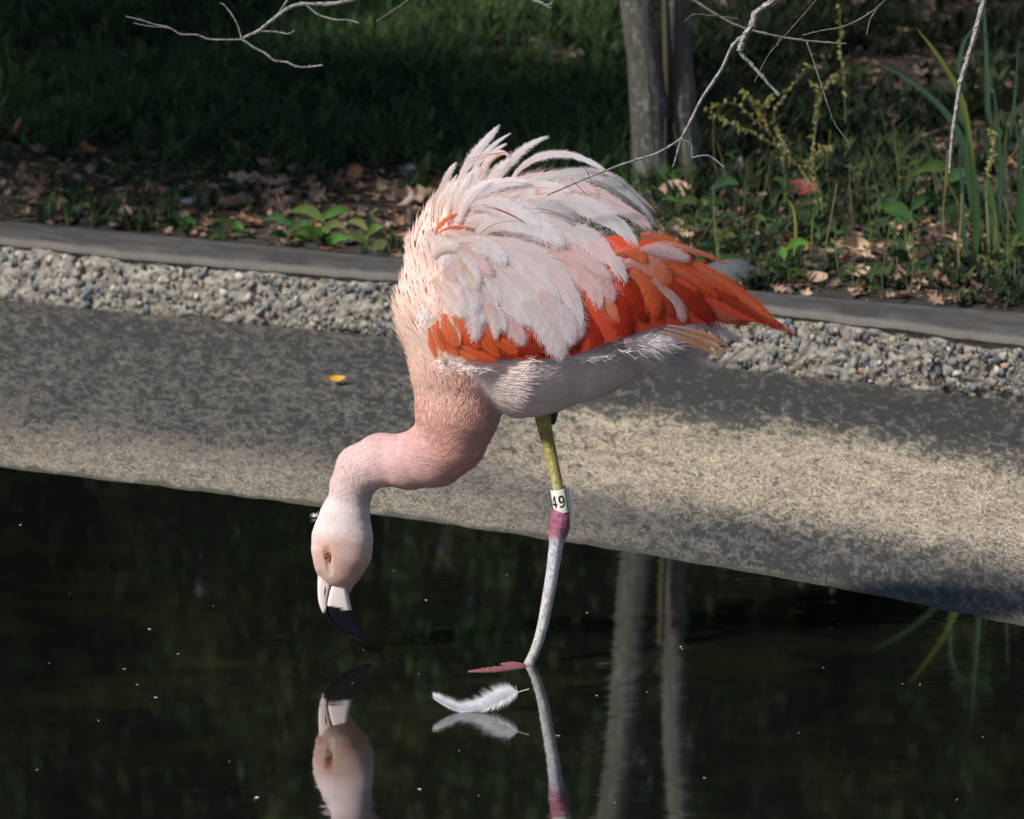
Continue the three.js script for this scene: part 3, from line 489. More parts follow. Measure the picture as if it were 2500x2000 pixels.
// ruffled crest of the back
F('C', 27, WHITE, 10, 12, [[950, 930], [1060, 660], [1240, 420], [1525, 122]], { fray: 0.35 });
F('C', 18, WHITE, 8, 9, [[1100, 850], [1250, 560], [1400, 380], [1662, 240]], { shape: 'point', fray: 0.6 });
F('C', 15, CREAM, 9, 10, [[1230, 800], [1320, 600], [1450, 430], [1605, 385]], { shape: 'point', fray: 1 });
F('C', 18, CREAM, 12, 14, [[1270, 850], [1320, 560], [1500, 400], [1645, 555]], { shape: 'point', fray: 1 });
F('C', 29, WHITE, 6, 7, [[1440, 880], [1640, 600], [1820, 390], [2165, 282]], { fray: 0.7, shape: 'point' });
F('C', 17, CREAM, 8, 9, [[690, 1290], [720, 1000], [820, 760], [946, 622]], { fray: 0.5 });
F('C', 15, CREAM, 12, 13, [[740, 1250], [790, 1050], [870, 900], [950, 788]], { shape: 'point', fray: 0.6 });
F('C', 18, CREAM, 16, 17, [[830, 1330], [860, 1100], [900, 990], [965, 890]], { fray: 0.5 });
F('C', 14, CREAM, 8, 9, [[640, 1420], [630, 1200], [680, 1050], [765, 930]], { fray: 0.5 });
F('C', 12, CREAM, 12, 12, [[700, 1440], [690, 1250], [720, 1100], [790, 1000]], { fray: 0.5 });
F('C', 28, CREAM, 14, 15, [[1000, 1280], [1050, 1020], [1150, 850], [1260, 690]], { fray: 0.6 });
F('C', 26, CREAM, 10, 11, [[1130, 1180], [1200, 950], [1280, 800], [1340, 640]], { fray: 0.6 });
F('C', 26, CREAM, 18, 19, [[900, 1380], [940, 1120], [1040, 900], [1150, 750]], { fray: 0.6 });
F('C', 24, CREAM, 7, 8, [[1320, 1020], [1400, 830], [1500, 700], [1640, 600]], { fray: 0.8 });
F('C', 30, CREAM, 5, 6, [[850, 1450], [850, 1200], [960, 1000], [1060, 850]], { fray: 0.6 });
F('C', 2.6, SALMON, 20, 20, [[630, 1540], [540, 1240], [690, 850], [962, 655]], { shape: 'plume', fray: 0.1, barbs: 4 });
F('C', 2.4, SALMON, 20, 15, [[955, 680], [1150, 500], [1500, 520], [1730, 470]], { shape: 'plume', fray: 0.1, barbs: 4 });
F('C', 3.2, ORANGE, 15, 10, [[1350, 650], [1450, 570], [1540, 530], [1650, 490]], { shape: 'plume', fray: 0.1, barbs: 4 });
F('C', 11, SALMON, 22, 26, [[650, 1570], [700, 1450], [820, 1350], [960, 1300]], { shape: 'plume', fray: 0.6 });
F('C', 8, SALMON, 24, 27, [[700, 1560], [820, 1470], [980, 1450], [1180, 1500]], { shape: 'point', fray: 0.6 });
F('M', 24, WHITE, 5, 5, [[950, 490], [1090, 250], [1430, 220], [1700, 462]], { shape: 'plume', fray: 0.5, camber: 0.1 });
F('D', 20, GREY, 6, 8, [[380, 290], [850, 130], [1300, 110], [1520, 345]], { shape: 'plume', fray: 0.9 });
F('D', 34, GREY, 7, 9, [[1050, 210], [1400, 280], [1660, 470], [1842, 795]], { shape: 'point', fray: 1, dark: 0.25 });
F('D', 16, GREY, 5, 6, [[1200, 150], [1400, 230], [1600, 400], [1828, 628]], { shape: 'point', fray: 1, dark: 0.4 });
F('D', 26, DARK, 4, 6, [[1120, 250], [1350, 330], [1600, 540], [1790, 805]], { shape: 'point', fray: 1 });
F('D', 30, GREY, 6, 8, [[500, 260], [900, 190], [1250, 200], [1480, 370]], { fray: 0.9 });
// mantle and scapulars, back to front
F('D', 46, PINK, 5, 9, [[-100, 420], [400, 250], [850, 190], [1190, 440]], { fray: 0.6 });
F('D', 50, PINK, 7, 12, [[480, 430], [1000, 330], [1500, 480], [1785, 848]]);
F('D', 44, CREAM, 8, 11, [[-200, 520], [200, 330], [600, 300], [900, 420]], { fray: 0.8 });
F('D', 52, WHITE, 10, 17, [[200, 560], [700, 380], [1300, 530], [1642, 1040]]);
F('D', 44, GREY, 11, 14, [[250, 620], [500, 560], [750, 620], [950, 740]], { fray: 0.9, c2: 1 });
F('D', 52, PINK, 10, 15, [[80, 790], [500, 750], [930, 980], [1345, 1398]]);
F('D', 56, WHITE, 14, 20, [[300, 760], [800, 720], [1320, 950], [1500, 1438]], { notch: 0.8 });
F('D', 58, PINK, 9, 16, [[300, 1080], [780, 1060], [1190, 1320], [1190, 1720]]);
F('D', 62, WHITE, 16, 22, [[-400, 640], [100, 480], [600, 640], [815, 1038]], { fray: 0.8 });
F('D', 50, WHITE, 17, 21, [[-450, 800], [-50, 640], [450, 700], [640, 950]], { fray: 0.8 });
F('E', 46, PINK, 10, 15, [[860, 20], [960, 90], [1030, 170], [1022, 278]]);
F('E', 44, PINK, 10, 15, [[560, 110], [640, 170], [720, 230], [716, 320]]);
F('E', 52, DROP, 22, 27, [[760, 60], [870, 190], [935, 280], [925, 405]], { shape: 'plume' });
F('E', 54, DROP, 20, 25, [[720, 60], [820, 160], [885, 270], [895, 385]], { shape: 'plume' });
F('E', 50, WHITE, 21, 25, [[800, 20], [920, 120], [985, 220], [975, 320]]);
F('D', 66, WHITE, 15, 23, [[-50, 960], [350, 960], [860, 1280], [1005, 1935]]);
F('D', 58, WHITE, 18, 25, [[-250, 930], [100, 930], [560, 1260], [800, 1830]]);
F('M', 66, WHITE, 16, 23, [[600, 1000], [830, 1020], [1150, 1350], [1278, 1692]]);
F('M', 50, WHITE, 15, 20, [[560, 1080], [760, 1150], [1050, 1420], [1170, 1640]], { fray: 0.5 });
F('B', 58, WHITE, 17, 23, [[1050, 230], [1450, 480], [1780, 900], [1895, 1335]]);
F('B', 56, WHITE, 16, 22, [[950, 310], [1250, 580], [1520, 900], [1710, 1160]]);
F('B', 54, WHITE, 15, 21, [[780, 430], [1000, 640], [1260, 930], [1410, 1215]]);
F('B', 48, WHITE, 15, 21, [[670, 480], [850, 690], [1010, 900], [1160, 1110]]);
F('B', 40, CREAM, 15, 20, [[560, 580], [700, 740], [830, 900], [945, 1050]]);
F('B', 34, CREAM, 20, 24, [[860, 180], [980, 130], [1120, 180], [1250, 300]], { c2: 1 });
F('B', 46, WHITE, 20, 25, [[820, 160], [1050, 100], [1300, 220], [1420, 420]]);
F('B', 30, CREAM, 22, 26, [[560, 330], [640, 200], [760, 140], [880, 220]], { fray: 0.8 });
F('C', 40, WHITE, 22, 27, [[960, 1430], [1040, 1040], [1320, 830], [1950, 900]], { shape: 'plume', fray: 1, barbs: 160 });
F('C', 24, WHITE, 26, 29, [[985, 1420], [1050, 1120], [1200, 950], [1420, 880]], { shape: 'plume', fray: 1, barbs: 120 });
F('M', 46, WHITE, 22, 26, [[640, 700], [760, 640], [960, 680], [1180, 860]], { fray: 0.9 });
F('M', 60, WHITE, 20, 24, [[700, 900], [860, 740], [1120, 760], [1340, 1000]], { fray: 0.9, barbs: 140 });
F('C', 3, RUST, 30, 30, [[1280, 1190], [1480, 1220], [1680, 1310], [1870, 1440]], { shape: 'plume', fray: 0.2, barbs: 6 });
F('D', 2.4, RUST, 27, 27, [[460, 590], [620, 580], [780, 650], [910, 715]], { shape: 'plume', fray: 0.2, barbs: 6 });
// tail
const tail = mesh('tail', (() => { const mb = new MB(); tubeInto(mb, curve([P(1560, 850, 0), P(1640, 846, 0), P(1720, 850, 0.0)], 10), Array.from({ length: 11 }, (_, i) => lerp(0.03, 0.008, i / 10)), 14, (t) => mix3([0.80, 0.68, 0.65], [0.80, 0.55, 0.46], t)); return mb.geo(); })(), std({ vertexColors: true }), bird);
const T_ = (...a) => feather(a[0], a[1], a[2], a[3] + 22, a[4] + 22, a[5], { dz: a[2] === TAN ? 0.012 : -0.012, ...a[6] }, tail);
T_('A', 46, SMOKE, -40, -20, [[780, 1150], [1000, 1210], [1250, 1260], [1480, 1315]], { fray: 1, shape: 'point' });
T_('A', 44, SMOKE, -30, -15, [[660, 1190], [880, 1250], [1080, 1290], [1280, 1312]], { fray: 1 });
T_('A', 30, PINK, -35, -22, [[1150, 900], [1380, 950], [1540, 1030], [1665, 1112]], { fray: 0.9, shape: 'point' });
T_('A', 16, TAN, 0, 5, [[930, 1010], [1130, 1050], [1300, 1110], [1425, 1212]]);
T_('A', 16, TAN, 3, 8, [[980, 985], [1190, 1020], [1390, 1110], [1482, 1182]]);
T_('A', 14, TAN, 5, 10, [[1000, 955], [1250, 990], [1400, 1060], [1532, 1140]]);
T_('A', 50, PINK, 0, 3, [[800, 960], [1000, 950], [1150, 960], [1330, 1020]], { fray: 1 });
T_('A', 60, WHITE, 6, 9, [[640, 1110], [820, 1060], [960, 1090], [1080, 1160]], { fray: 1, barbs: 150 });
T_('A', 12, DARK, 1, 3, [[1280, 1020], [1400, 1060], [1460, 1090], [1510, 1140]]);
// ruffled shoulder: smaller feathers, each its own
srand(505);
for (let i = 0; i < 30; i++) {
  const u = rr(1035, 1190), v = rr(540, 790); if (v > 690 + (u - 1080) * 0.5 && u < 1150 || v > 640 + (u - 1035) * 0.75) continue;
  const a = lerp(0.5, 1.25, clamp((v - 540) / 240)) + gauss() * 0.35, L = rr(60, 115), c = pick([CREAM, WHITE, WHITE, PINK, [[0.84, 0.55, 0.40], [0.86, 0.72, 0.64], [0.88, 0.80, 0.77]]]);
  const q = [[u, v], [u + L * 0.3 * Math.cos(a - 0.2), v + L * 0.3 * Math.sin(a - 0.2)], [u + L * 0.7 * Math.cos(a), v + L * 0.7 * Math.sin(a)], [u + L * Math.cos(a + 0.15), v + L * Math.sin(a + 0.15)]].map(([x, y]) => [(x - 940) * 3.08, (y - 280) * 3.08]);
  F('M', rr(30, 50), c, 14 + i * 0.2, 19 + i * 0.2, q, { fray: rr(0.8, 1.2), barbs: 260, camber: 0.1, shape: i % 3 ? 'plume' : 'point' });
}
// white fluff at the bend of the wing and where the belly meets the neck
{
  srand(71); const mb = new MB();
  const puff = (u0, v0, ru, rv, n, a0, a1, L0, L1, z0, col) => { for (let i = 0; i < n * 1.3; i++) {
    const th = rr(0, 6.283), r = Math.abs(gauss()) * 0.95, u = u0 + ru * r * Math.cos(th), v = v0 + rv * r * Math.sin(th), a = rr(a0, a1) + gauss() * 0.3, L = rr(L0, L1) * K * 0.7, p = P(u, v, bulge(u, v) * 0.9 + z0 * 0.45 + rr(0, 0.004)), d = V3(Math.cos(a), -Math.sin(a), rr(-0.08, 0.1)).normalize(), s = d.clone().cross(V3(0, 0, 1)).normalize(), w = rr(0.0003, 0.0007), b = gauss() * 0.5 * L, k0 = rr(0.93, 1.04), c = col.map((q) => clamp(q * k0, 0, 0.92)), c2 = mix3(c, [0.89, 0.83, 0.82], rnd() * 0.3), nn = V3(Math.cos(th) * Math.min(r, 1) * 0.5, -Math.sin(th) * Math.min(r, 1) * 0.5 + 0.15, 1).addScaledVector(s, gauss() * 0.25).normalize(); let pl = null;
    for (let k = 0; k <= 3; k++) { const t = k / 3, q = p.clone().addScaledVector(d, L * t).addScaledVector(s, b * t * t), ww = w * (1 - t) * 1.3, l = mb.v(q.clone().addScaledVector(s, -ww), mix3(c, c2, t), 0, 0, nn), rgt = mb.v(q.clone().addScaledVector(s, ww), mix3(c, c2, t), 0, 0, nn); if (pl) mb.quad(pl[0], pl[1], rgt, l); pl = [l, rgt]; }
  } };
  puff(1042, 772, 28, 40, 170, 0.8, 2.0, 20, 44, 0.010, [0.85, 0.74, 0.71]);
  puff(1085, 893, 32, 20, 110, -0.8, 0.4, 18, 40, 0.007, [0.85, 0.74, 0.70]);
  puff(1170, 897, 66, 12, 150, -0.75, 0.0, 26, 56, 0.008, [0.87, 0.77, 0.75]);
  puff(1290, 893, 90, 9, 170, -0.75, -0.1, 28, 54, 0.007, [0.86, 0.77, 0.75]);
  puff(1420, 874, 90, 12, 150, -0.6, 0.0, 28, 60, 0.004, [0.86, 0.77, 0.74]);
  puff(1570, 838, 76, 22, 220, -0.2, 0.3, 40, 90, 0.0, [0.87, 0.79, 0.77]);
  tag(mesh('down', mb.geo(), phys({ vertexColors: true, transmission: 0.2, thickness: 0, specularIntensity: 0.15 }), bird), null, null, null, 'stuff');
}

// bill: two horny halves with a dark seam
{
  const h = ([x, y]) => [720 + x / 4.3125, 1200 + y / 4.3125];
  const half = (name, L, R, depth, up) => {
    const cl = curve(L.map(h).map(([u, v]) => V3(u, v, 0)), 70), cr = curve(R.map(h).map(([u, v]) => V3(u, v, 0)), 70), mb = new MB();
    mb.grid(28, 70, (a, b, i, j) => {
      const l = cl[j], r = cr[j], mx = (l.x + r.x) / 2, my = (l.y + r.y) / 2, th = a * Math.PI * 2, dz = depth(b) * Math.sin(th), k = -Math.cos(th), sq = Math.sign(k) * Math.pow(Math.abs(k), 0.42);
      const u = mx + (r.x - l.x) / 2 * sq, v = my + (r.y - l.y) / 2 * sq, X = (u - 720) * 4.3125, Y = (v - 1200) * 4.3125, p = P(u, v, HEADZ + dz);
      const edge = X > 345 ? 1192 + (X - 345) * 0.27 + 10 * Math.sin(X * 0.04) : 1192 + (345 - X) * 1.75, bl = sstep(edge - 8, edge + 10, Y), n = noise3(p.x * 240, p.y * 240, p.z * 240);
      const base = mix3([0.66, 0.54, 0.51], [0.72, 0.64, 0.62], n); return mb.v(p, mix3(mix3(base, [0.58, 0.42, 0.38], sstep(960, 880, Y) * 0.5), [0.006, 0.007, 0.011], bl), a, b * 3);
    });
    return mesh(name, mb.geo(), phys({ vertexColors: true, roughness: 0.5, specularIntensity: 0.18 }), bird);
  };
  const seam = [[408, 900], [348, 1080], [326, 1200], [362, 1315], [465, 1440], [640, 1552], [792, 1606]];
  half('lower_bill', seam, [[520, 900], [562, 1080], [584, 1180], [606, 1262], [682, 1385], [744, 1495], [806, 1606]], (t) => 0.0005 + 0.0165 * Math.pow(1 - t, 0.5));
  const ub = half('upper_bill', [[242, 830], [238, 1030], [252, 1180], [300, 1292], [410, 1415], [570, 1525], [778, 1612]], [[424, 880], [362, 1080], [340, 1200], [374, 1315], [476, 1440], [646, 1550], [792, 1610]], (t) => 0.0005 + 0.0155 * Math.pow(1 - t, 0.55));
  const mb = new MB(); tubeInto(mb, curve(seam.map(h).map(([u, v], i) => P(u, v, HEADZ + 0.0006 + 0.0150 * Math.pow(1 - i / 6, 0.5) * 0.78)), 40), Array(41).fill(0.0008), 6, () => [0.03, 0.025, 0.03]);
  mesh('bill_seam', mb.geo(), std({ vertexColors: true, roughness: 0.6 }), bird);
  const nb = new MB(); tubeInto(nb, curve([[316, 975], [318, 1030], [308, 1110]].map(h).map(([u, v]) => P(u, v, HEADZ + 0.0136)), 12), Array.from({ length: 13 }, (_, i) => 0.0004 + 0.0014 * Math.sin(i / 12 * Math.PI)), 8, () => [0.10, 0.03, 0.025]);
  mesh('nostril', nb.geo(), std({ vertexColors: true }), ub);
}
// eye
{
  const c = P(800, 1358, HEADZ + 0.0345), g = new THREE.SphereGeometry(0.0041, 28, 20), col = [], q = V3(0, 0, 0), fwd = CAM.clone().sub(c).normalize();
  for (let i = 0; i < g.attributes.position.count; i++) { q.fromBufferAttribute(g.attributes.position, i).normalize(); const a = Math.acos(clamp(q.dot(fwd), -1, 1)); col.push(...(a < 0.42 ? [0.015, 0.013, 0.01] : a < 0.9 ? [0.24, 0.20, 0.075] : [0.10, 0.03, 0.015])); }
  g.setAttribute('color', new THREE.Float32BufferAttribute(col, 3)); const e = mesh('eye', g, phys({ vertexColors: true, roughness: 0.12, clearcoat: 1 }), bird); e.position.copy(c);
  const lid = new MB(); tubeInto(lid, Array.from({ length: 25 }, (_, i) => { const a = i / 24 * 6.283; return c.clone().add(V3(0.0046 * Math.cos(a) - 0.0006, 0.0066 * Math.sin(a), 0.0030 - 0.0008 * Math.cos(a))); }), Array(25).fill(0.0013), 7, () => [0.30, 0.09, 0.04], 1, false);
  mesh('eyelid', lid.geo(), std({ vertexColors: true, roughness: 0.7 }), bird);
}
// standing leg with its numbered band, the tucked leg's stub, and the webbed foot at the surface
const scaleTex = dataTexture(256, 512, (i, j) => { const a = j / 9, o = Math.floor(a) % 2 ? 0.5 : 0, b = i / 256 * 16 + o, f = Math.abs((a % 1) - 0.5) * 2, g = Math.abs((((b % 1) + 1) % 1) - 0.5) * 2, n = noise2(i / 7, j / 7, 231); return clamp(1 - 0.75 * Math.pow(Math.max(f, g), 6) - 0.25 * n); }, false);
const legMat = phys({ vertexColors: true, map: dataTexture(256, 512, (i, j) => { const a = j / 9, o = Math.floor(a) % 2 ? 0.5 : 0, b = i / 256 * 12 + o, f = Math.abs((a % 1) - 0.5) * 2, g = Math.abs((((b % 1) + 1) % 1) - 0.5) * 2; return clamp(1 - 0.3 * Math.pow(Math.max(f, g), 5) - 0.38 * sstep(0.45, 0.8, fbm2(i / 16, j / 16, 239, 3))); }, false), bumpMap: scaleTex, bumpScale: 0.0011, roughness: 0.62 });
const legPts = [[1322, 985], [1329, 1040], [1341, 1090], [1354, 1150], [1364, 1200], [1368, 1240], [1368, 1262], [1366, 1285], [1361, 1308], [1358, 1330], [1348, 1400], [1336, 1470], [1322, 1540], [1306, 1590], [1296, 1612], [1292, 1624], [1290, 1650]], legR = [24, 18, 15.5, 14, 13.5, 18, 25, 27, 24, 18.5, 15.5, 14.5, 13.5, 12.2, 12.5, 14, 12];
{
  const c = curve(legPts.map(([u, v]) => P(u, v, 0)), 120), cr = curve(legR.map((r, i) => V3(r, i, 0)), 120), mb = new MB(), stops = [[900, [0.36, 0.33, 0.12]], [1080, [0.36, 0.32, 0.085]], [1130, [0.46, 0.42, 0.13]], [1190, [0.50, 0.46, 0.20]], [1236, [0.36, 0.12, 0.19]], [1290, [0.33, 0.09, 0.16]], [1308, [0.38, 0.16, 0.23]], [1328, [0.58, 0.58, 0.66]], [1420, [0.60, 0.60, 0.62]], [1560, [0.52, 0.51, 0.50]], [1615, [0.50, 0.47, 0.47]], [1700, [0.45, 0.40, 0.40]]];
  tubeInto(mb, c, cr.map((r, k) => (th) => r.x * K * (1 + 0.10 * Math.cos(2 * th) * (k > 45 && k < 70 ? 1 : 0.4) + 0.05 * noise2(th * 2, k / 6, 233))), 22, (t, th, p) => { const v = toV(p); let q = stops[stops.length - 1][1]; for (let i = 0; i < stops.length - 1; i++) if (v < stops[i + 1][0]) { q = mix3(stops[i][1], stops[i + 1][1], clamp((v - stops[i][0]) / (stops[i + 1][0] - stops[i][0]))); break; } const n = noise3(p.x * 160, p.y * 90, p.z * 160), s = noise3(p.x * 420, p.y * 160, p.z * 420); return q.map((x) => clamp(x * (0.45 + 0.5 * n + 0.65 * s))); }, 9);
  const leg = mesh('leg', mb.geo(), legMat, bird);
  // band
  const cv = document.createElement('canvas'); cv.width = 1024; cv.height = 352; const g = cv.getContext('2d');
  g.fillStyle = '#d9d5c9'; g.fillRect(0, 0, 1024, 352); g.fillStyle = '#15171c'; g.font = 'bold 250px sans-serif'; g.textAlign = 'center'; g.textBaseline = 'middle';
  g.fillText('9', 322, 180); g.fillText('4', 165, 180);
  const tx = new THREE.CanvasTexture(cv); tx.colorSpace = THREE.SRGBColorSpace;
  const axis = P(1373, 1250, 0).sub(P(1364, 1192, 0)), H = axis.length(), R = 21.5 * K, mid = P(1369, 1221, 0);
  const bm = new MB(); const prof = [[R - 0.0016, 0], [R, 0.0006], [R, H - 0.0006], [R - 0.0016, H], [R - 0.0016, 0]];
  bm.grid(60, 4, (a, b, i, j) => { const th = a * Math.PI * 2 * 1.06 - Math.PI * 0.5, rr_ = prof[j][0] + (a > 0.94 ? 0.0016 : 0); return bm.v(V3(rr_ * Math.sin(th), prof[j][1] - H / 2, rr_ * Math.cos(th)), undefined, a * 1.06, clamp(prof[j][1] / H)); });
  const band = mesh('leg_band', bm.geo(), phys({ map: tx, roughness: 0.45, clearcoat: 0.2 }), leg); band.position.copy(mid);
  band.quaternion.setFromUnitVectors(V3(0, 1, 0), axis.clone().negate().normalize()); band.rotateY(-0.28);
  const sm = new MB(); sm.grid(6, 8, (a, b) => { const th = 0.62 + 0.10 * a, r = R + 0.0012; return sm.v(V3(r * Math.sin(th), (b - 0.5) * (H + 0.001), r * Math.cos(th)), [0.02, 0.02, 0.025]); });
  const seam = mesh('band_seam', sm.geo(), std({ vertexColors: true }), leg); seam.position.copy(mid); seam.quaternion.copy(band.quaternion); seam.rotateY(0.28);
  const flap = new MB(); flap.grid(8, 4, (a, b) => { const th = 0.74 + 0.75 * a, r = R + 0.0016; return flap.v(V3(r * Math.sin(th), (b - 0.5) * H, r * Math.cos(th)), [0.62, 0.60, 0.54]); });
  const fl = mesh('band_flap', flap.geo(), std({ vertexColors: true, roughness: 0.5 }), leg); fl.position.copy(mid); fl.quaternion.copy(seam.quaternion);
  // tucked leg
  const m2 = new MB(); tubeInto(m2, curve([P(1352, 965, -0.02), P(1350, 1010, -0.02), P(1349, 1030, -0.018), P(1349, 1036, -0.018)], 16), Array.from({ length: 17 }, (_, i) => K * lerp(16, 5, i / 16)), 14, () => [0.07, 0.055, 0.05]);
  mesh('tucked_leg', m2.geo(), legMat, bird);
  // foot
  const w = (u, v, y) => atY(u, v, y), fm = new MB();
  const toe = (a, b, wa, wb, hgt, col) => fm.grid(30, 14, (s, q, i) => { const x = lerp(a[0], b[0], s), yv = lerp(a[1], b[1], s), wd = (wa * Math.sin(Math.min(1, s * 1.2) * Math.PI * 0.5) * (1 - s) + wb * s * Math.pow(1 - s, 0.35)) , k = q * 2 - 1, p = w(x, yv + k * wd, 0); p.y = 0.0012 + hgt * (1 - k * k) * Math.sin(clamp(s * 0.95 + 0.02) * Math.PI) + 0.0012 * Math.sin(s * 60) * (s > 0.5 && s < 0.85 ? 1 - Math.abs(k) : 0.1) - 0.003 * Math.abs(k); const n = noise2(s * 30, q * 6, 237); return fm.v(p, mix3(col, [0.40, 0.18, 0.17], 0.5 * n * (Math.abs(k) < 0.4 ? 1 : 0.3))); });
  toe([1286, 1628], [1143, 1640], 4.5, 8.5, 0.004, [0.20, 0.065, 0.07]);
  toe([1284, 1624], [1222, 1622], 3, 5, 0.004, [0.18, 0.055, 0.06]);
  mesh('foot', fm.geo(), phys({ vertexColors: true, roughness: 0.4, clearcoat: 0.4 }), bird);
}
/* ---------- trees and shrubs behind ---------- */
const barkTex = dataTexture(512, 1024, (i, j) => { const r = fbm2(i / 9, j / 55, 301, 4), g = fbm2(i / 40, j / 60, 303, 4), h = hash3(i, j, 305), l = sstep(0.55, 0.7, fbm2(i / 26, j / 26, 307, 4)); return mix3(mix3([0.036, 0.034, 0.03], [0.18, 0.16, 0.13], clamp(r * 0.9 + 0.25 * h - 0.12)), [0.19, 0.22, 0.205], l * 1.1 * g); }, true);
const barkMat = std({ map: barkTex, bumpMap: barkTex, bumpScale: 0.03, roughness: 0.95 });
const leafMat = phys({ vertexColors: true, transmission: 0.35, thickness: 0, roughness: 0.9, specularIntensity: 0.4 });
function leafClump(n, L, spread, sd) {                           // a spray of pointed leaves, folded along the midrib
  srand(sd); const mb = new MB();
  for (let i = 0; i < n; i++) {
    const o = V3(gauss(), gauss() * 0.7, gauss()).multiplyScalar(spread), d = V3(gauss(), gauss() - 0.35, gauss()).normalize(), n0 = V3(gauss() * 0.6, 1, gauss() * 0.6).normalize(), s = d.clone().cross(n0).normalize(), l = L * rr(0.7, 1.25), w = l * rr(0.2, 0.28), up = s.clone().cross(d).multiplyScalar(w * 0.35), k = rr(0.75, 1.25), c = [k, k, k];
    const a = mb.v(o, c), b = mb.v(o.clone().addScaledVector(d, l * 0.45).addScaledVector(s, w).add(up), c), m = mb.v(o.clone().addScaledVector(d, l * 0.5), c), e = mb.v(o.clone().addScaledVector(d, l * 0.45).addScaledVector(s, -w).add(up), c), t = mb.v(o.clone().addScaledVector(d, l).addScaledVector(n0, -l * 0.15), c);
    mb.tri(a, b, m); mb.tri(a, m, e); mb.tri(m, b, t); mb.tri(m, t, e);
  }
  return mb.geo();
}
const clumps = [leafClump(14, 0.085, 0.09, 11), leafClump(14, 0.075, 0.10, 12)];
function crownInto(parent, blobs, n, sd, tones, keep) {
  srand(sd); const mats = [], cols = [], q = new THREE.Quaternion();
  for (let i = 0; i < n * 6 && mats.length < n; i++) {
    const b = pick(blobs), d = V3(gauss(), gauss(), gauss()); d.normalize().multiplyScalar(Math.pow(rnd(), 0.45)); const p = V3(b[0] + d.x * b[3], b[1] + d.y * b[3] * (b[4] ?? 0.75), b[2] + d.z * b[3]);
    if (noise3(p.x * 1.5 + sd, p.y * 1.5, p.z * 1.5) < (keep ?? 0.42)) continue;
    q.setFromEuler(new THREE.Euler(rr(0, 6.28), rr(0, 6.28), rr(0, 6.28))); const s = rr(0.8, 1.4);
    mats.push(new THREE.Matrix4().compose(p, q, V3(s, s, s))); cols.push(RGB(pick(tones).map((x) => x * rr(0.7, 1.3))));
  }
  const o = instanced('crown', pick(clumps), leafMat, mats, cols, parent); o.position.copy(parent.position).negate(); o.userData.kind = 'stuff'; return o;
}
const GREENS = [[0.035, 0.075, 0.02], [0.05, 0.095, 0.025], [0.028, 0.06, 0.02], [0.06, 0.09, 0.02]];
function woodTo(parent, name, pts, r0, r1, wob = 0.02) {
  const mb = new MB(), n = pts.length * 8, c = curve(pts, n);
  tubeInto(mb, c.map((p) => p.clone().sub(parent.position)), c.map((_, k) => { const r = lerp(r0, r1, Math.pow(k / n, 0.8)); return (th) => r * (1 + 0.10 * noise2(th * 1.2 + 3, k * 0.3, 311) + wob * Math.sin(th * 3 + k * 0.2)) + (k < 6 ? r0 * 0.35 * Math.pow(1 - k / 6, 2) * (0.6 + 0.4 * Math.sin(th * 5)) : 0); }), 20, null, 1.5);
  const g = mb.geo(), uv = g.attributes.uv; for (let i = 0; i < uv.count; i++) uv.setX(i, uv.getX(i) * 2 * r0 * 6.28 / 0.5);
  return mesh(name, g, barkMat, parent);
}
// the young twin-stemmed tree in view
{
  const base = onGround(1600, 452), zz = base.z, t = thing('twin_stemmed_tree', 'slim grey tree with two close stems rising behind the flamingo', 'tree', base);
  const A = (u, v, dz = 0) => atZ(u, v, zz + dz);
  woodTo(t, 'trunk', [A(1588, 470), A(1586, 330), A(1572, 160), A(1553, -20), A(1530, -350), A(1470, -900), A(1380, -1700), A(1250, -2700)], 0.050, 0.030);
  woodTo(t, 'trunk', [A(1672, 440, -0.05), A(1664, 300, -0.05), A(1655, 150, -0.05), A(1648, -10, -0.05), A(1660, -400, -0.05), A(1720, -1000), A(1820, -1800), A(1900, -2700)], 0.042, 0.026);
  const sp = new MB(); tubeInto(sp, curve([A(1622, -160, 0.015), A(1624, 0, 0.015), A(1627, 150, 0.012), A(1630, 300, 0.0)], 24).map((p) => p.sub(base)), Array.from({ length: 25 }, (_, k) => 0.0095 * (1 - 0.6 * Math.pow(k / 24, 6))), 8, () => [0.075, 0.058, 0.036]);
  mesh('split_bark', sp.geo(), std({ vertexColors: true, bumpMap: barkTex, bumpScale: 0.01 }), t);
  for (const [a, b] of [[A(1470, -900), V3(-1.4, 3.6, -4.6)], [A(1720, -1000), V3(1.9, 3.7, -4.7)], [A(1380, -1700), V3(-0.6, 4.4, -6.5)], [A(1820, -1800), V3(1.4, 4.6, -6.6)]]) woodTo(t, 'limb', [a, a.clone().lerp(b, 0.5).add(V3(0, 0.2, 0)), b], 0.024, 0.009);
  crownInto(t, [[0.1, 3.5, -5.2, 1.3], [-1.4, 3.5, -5.0, 1.3], [1.8, 3.6, -4.9, 1.3], [-0.4, 4.3, -6.6, 1.5], [1.3, 4.3, -6.6, 1.5]], 2600, 401, GREENS, 0.40);
}
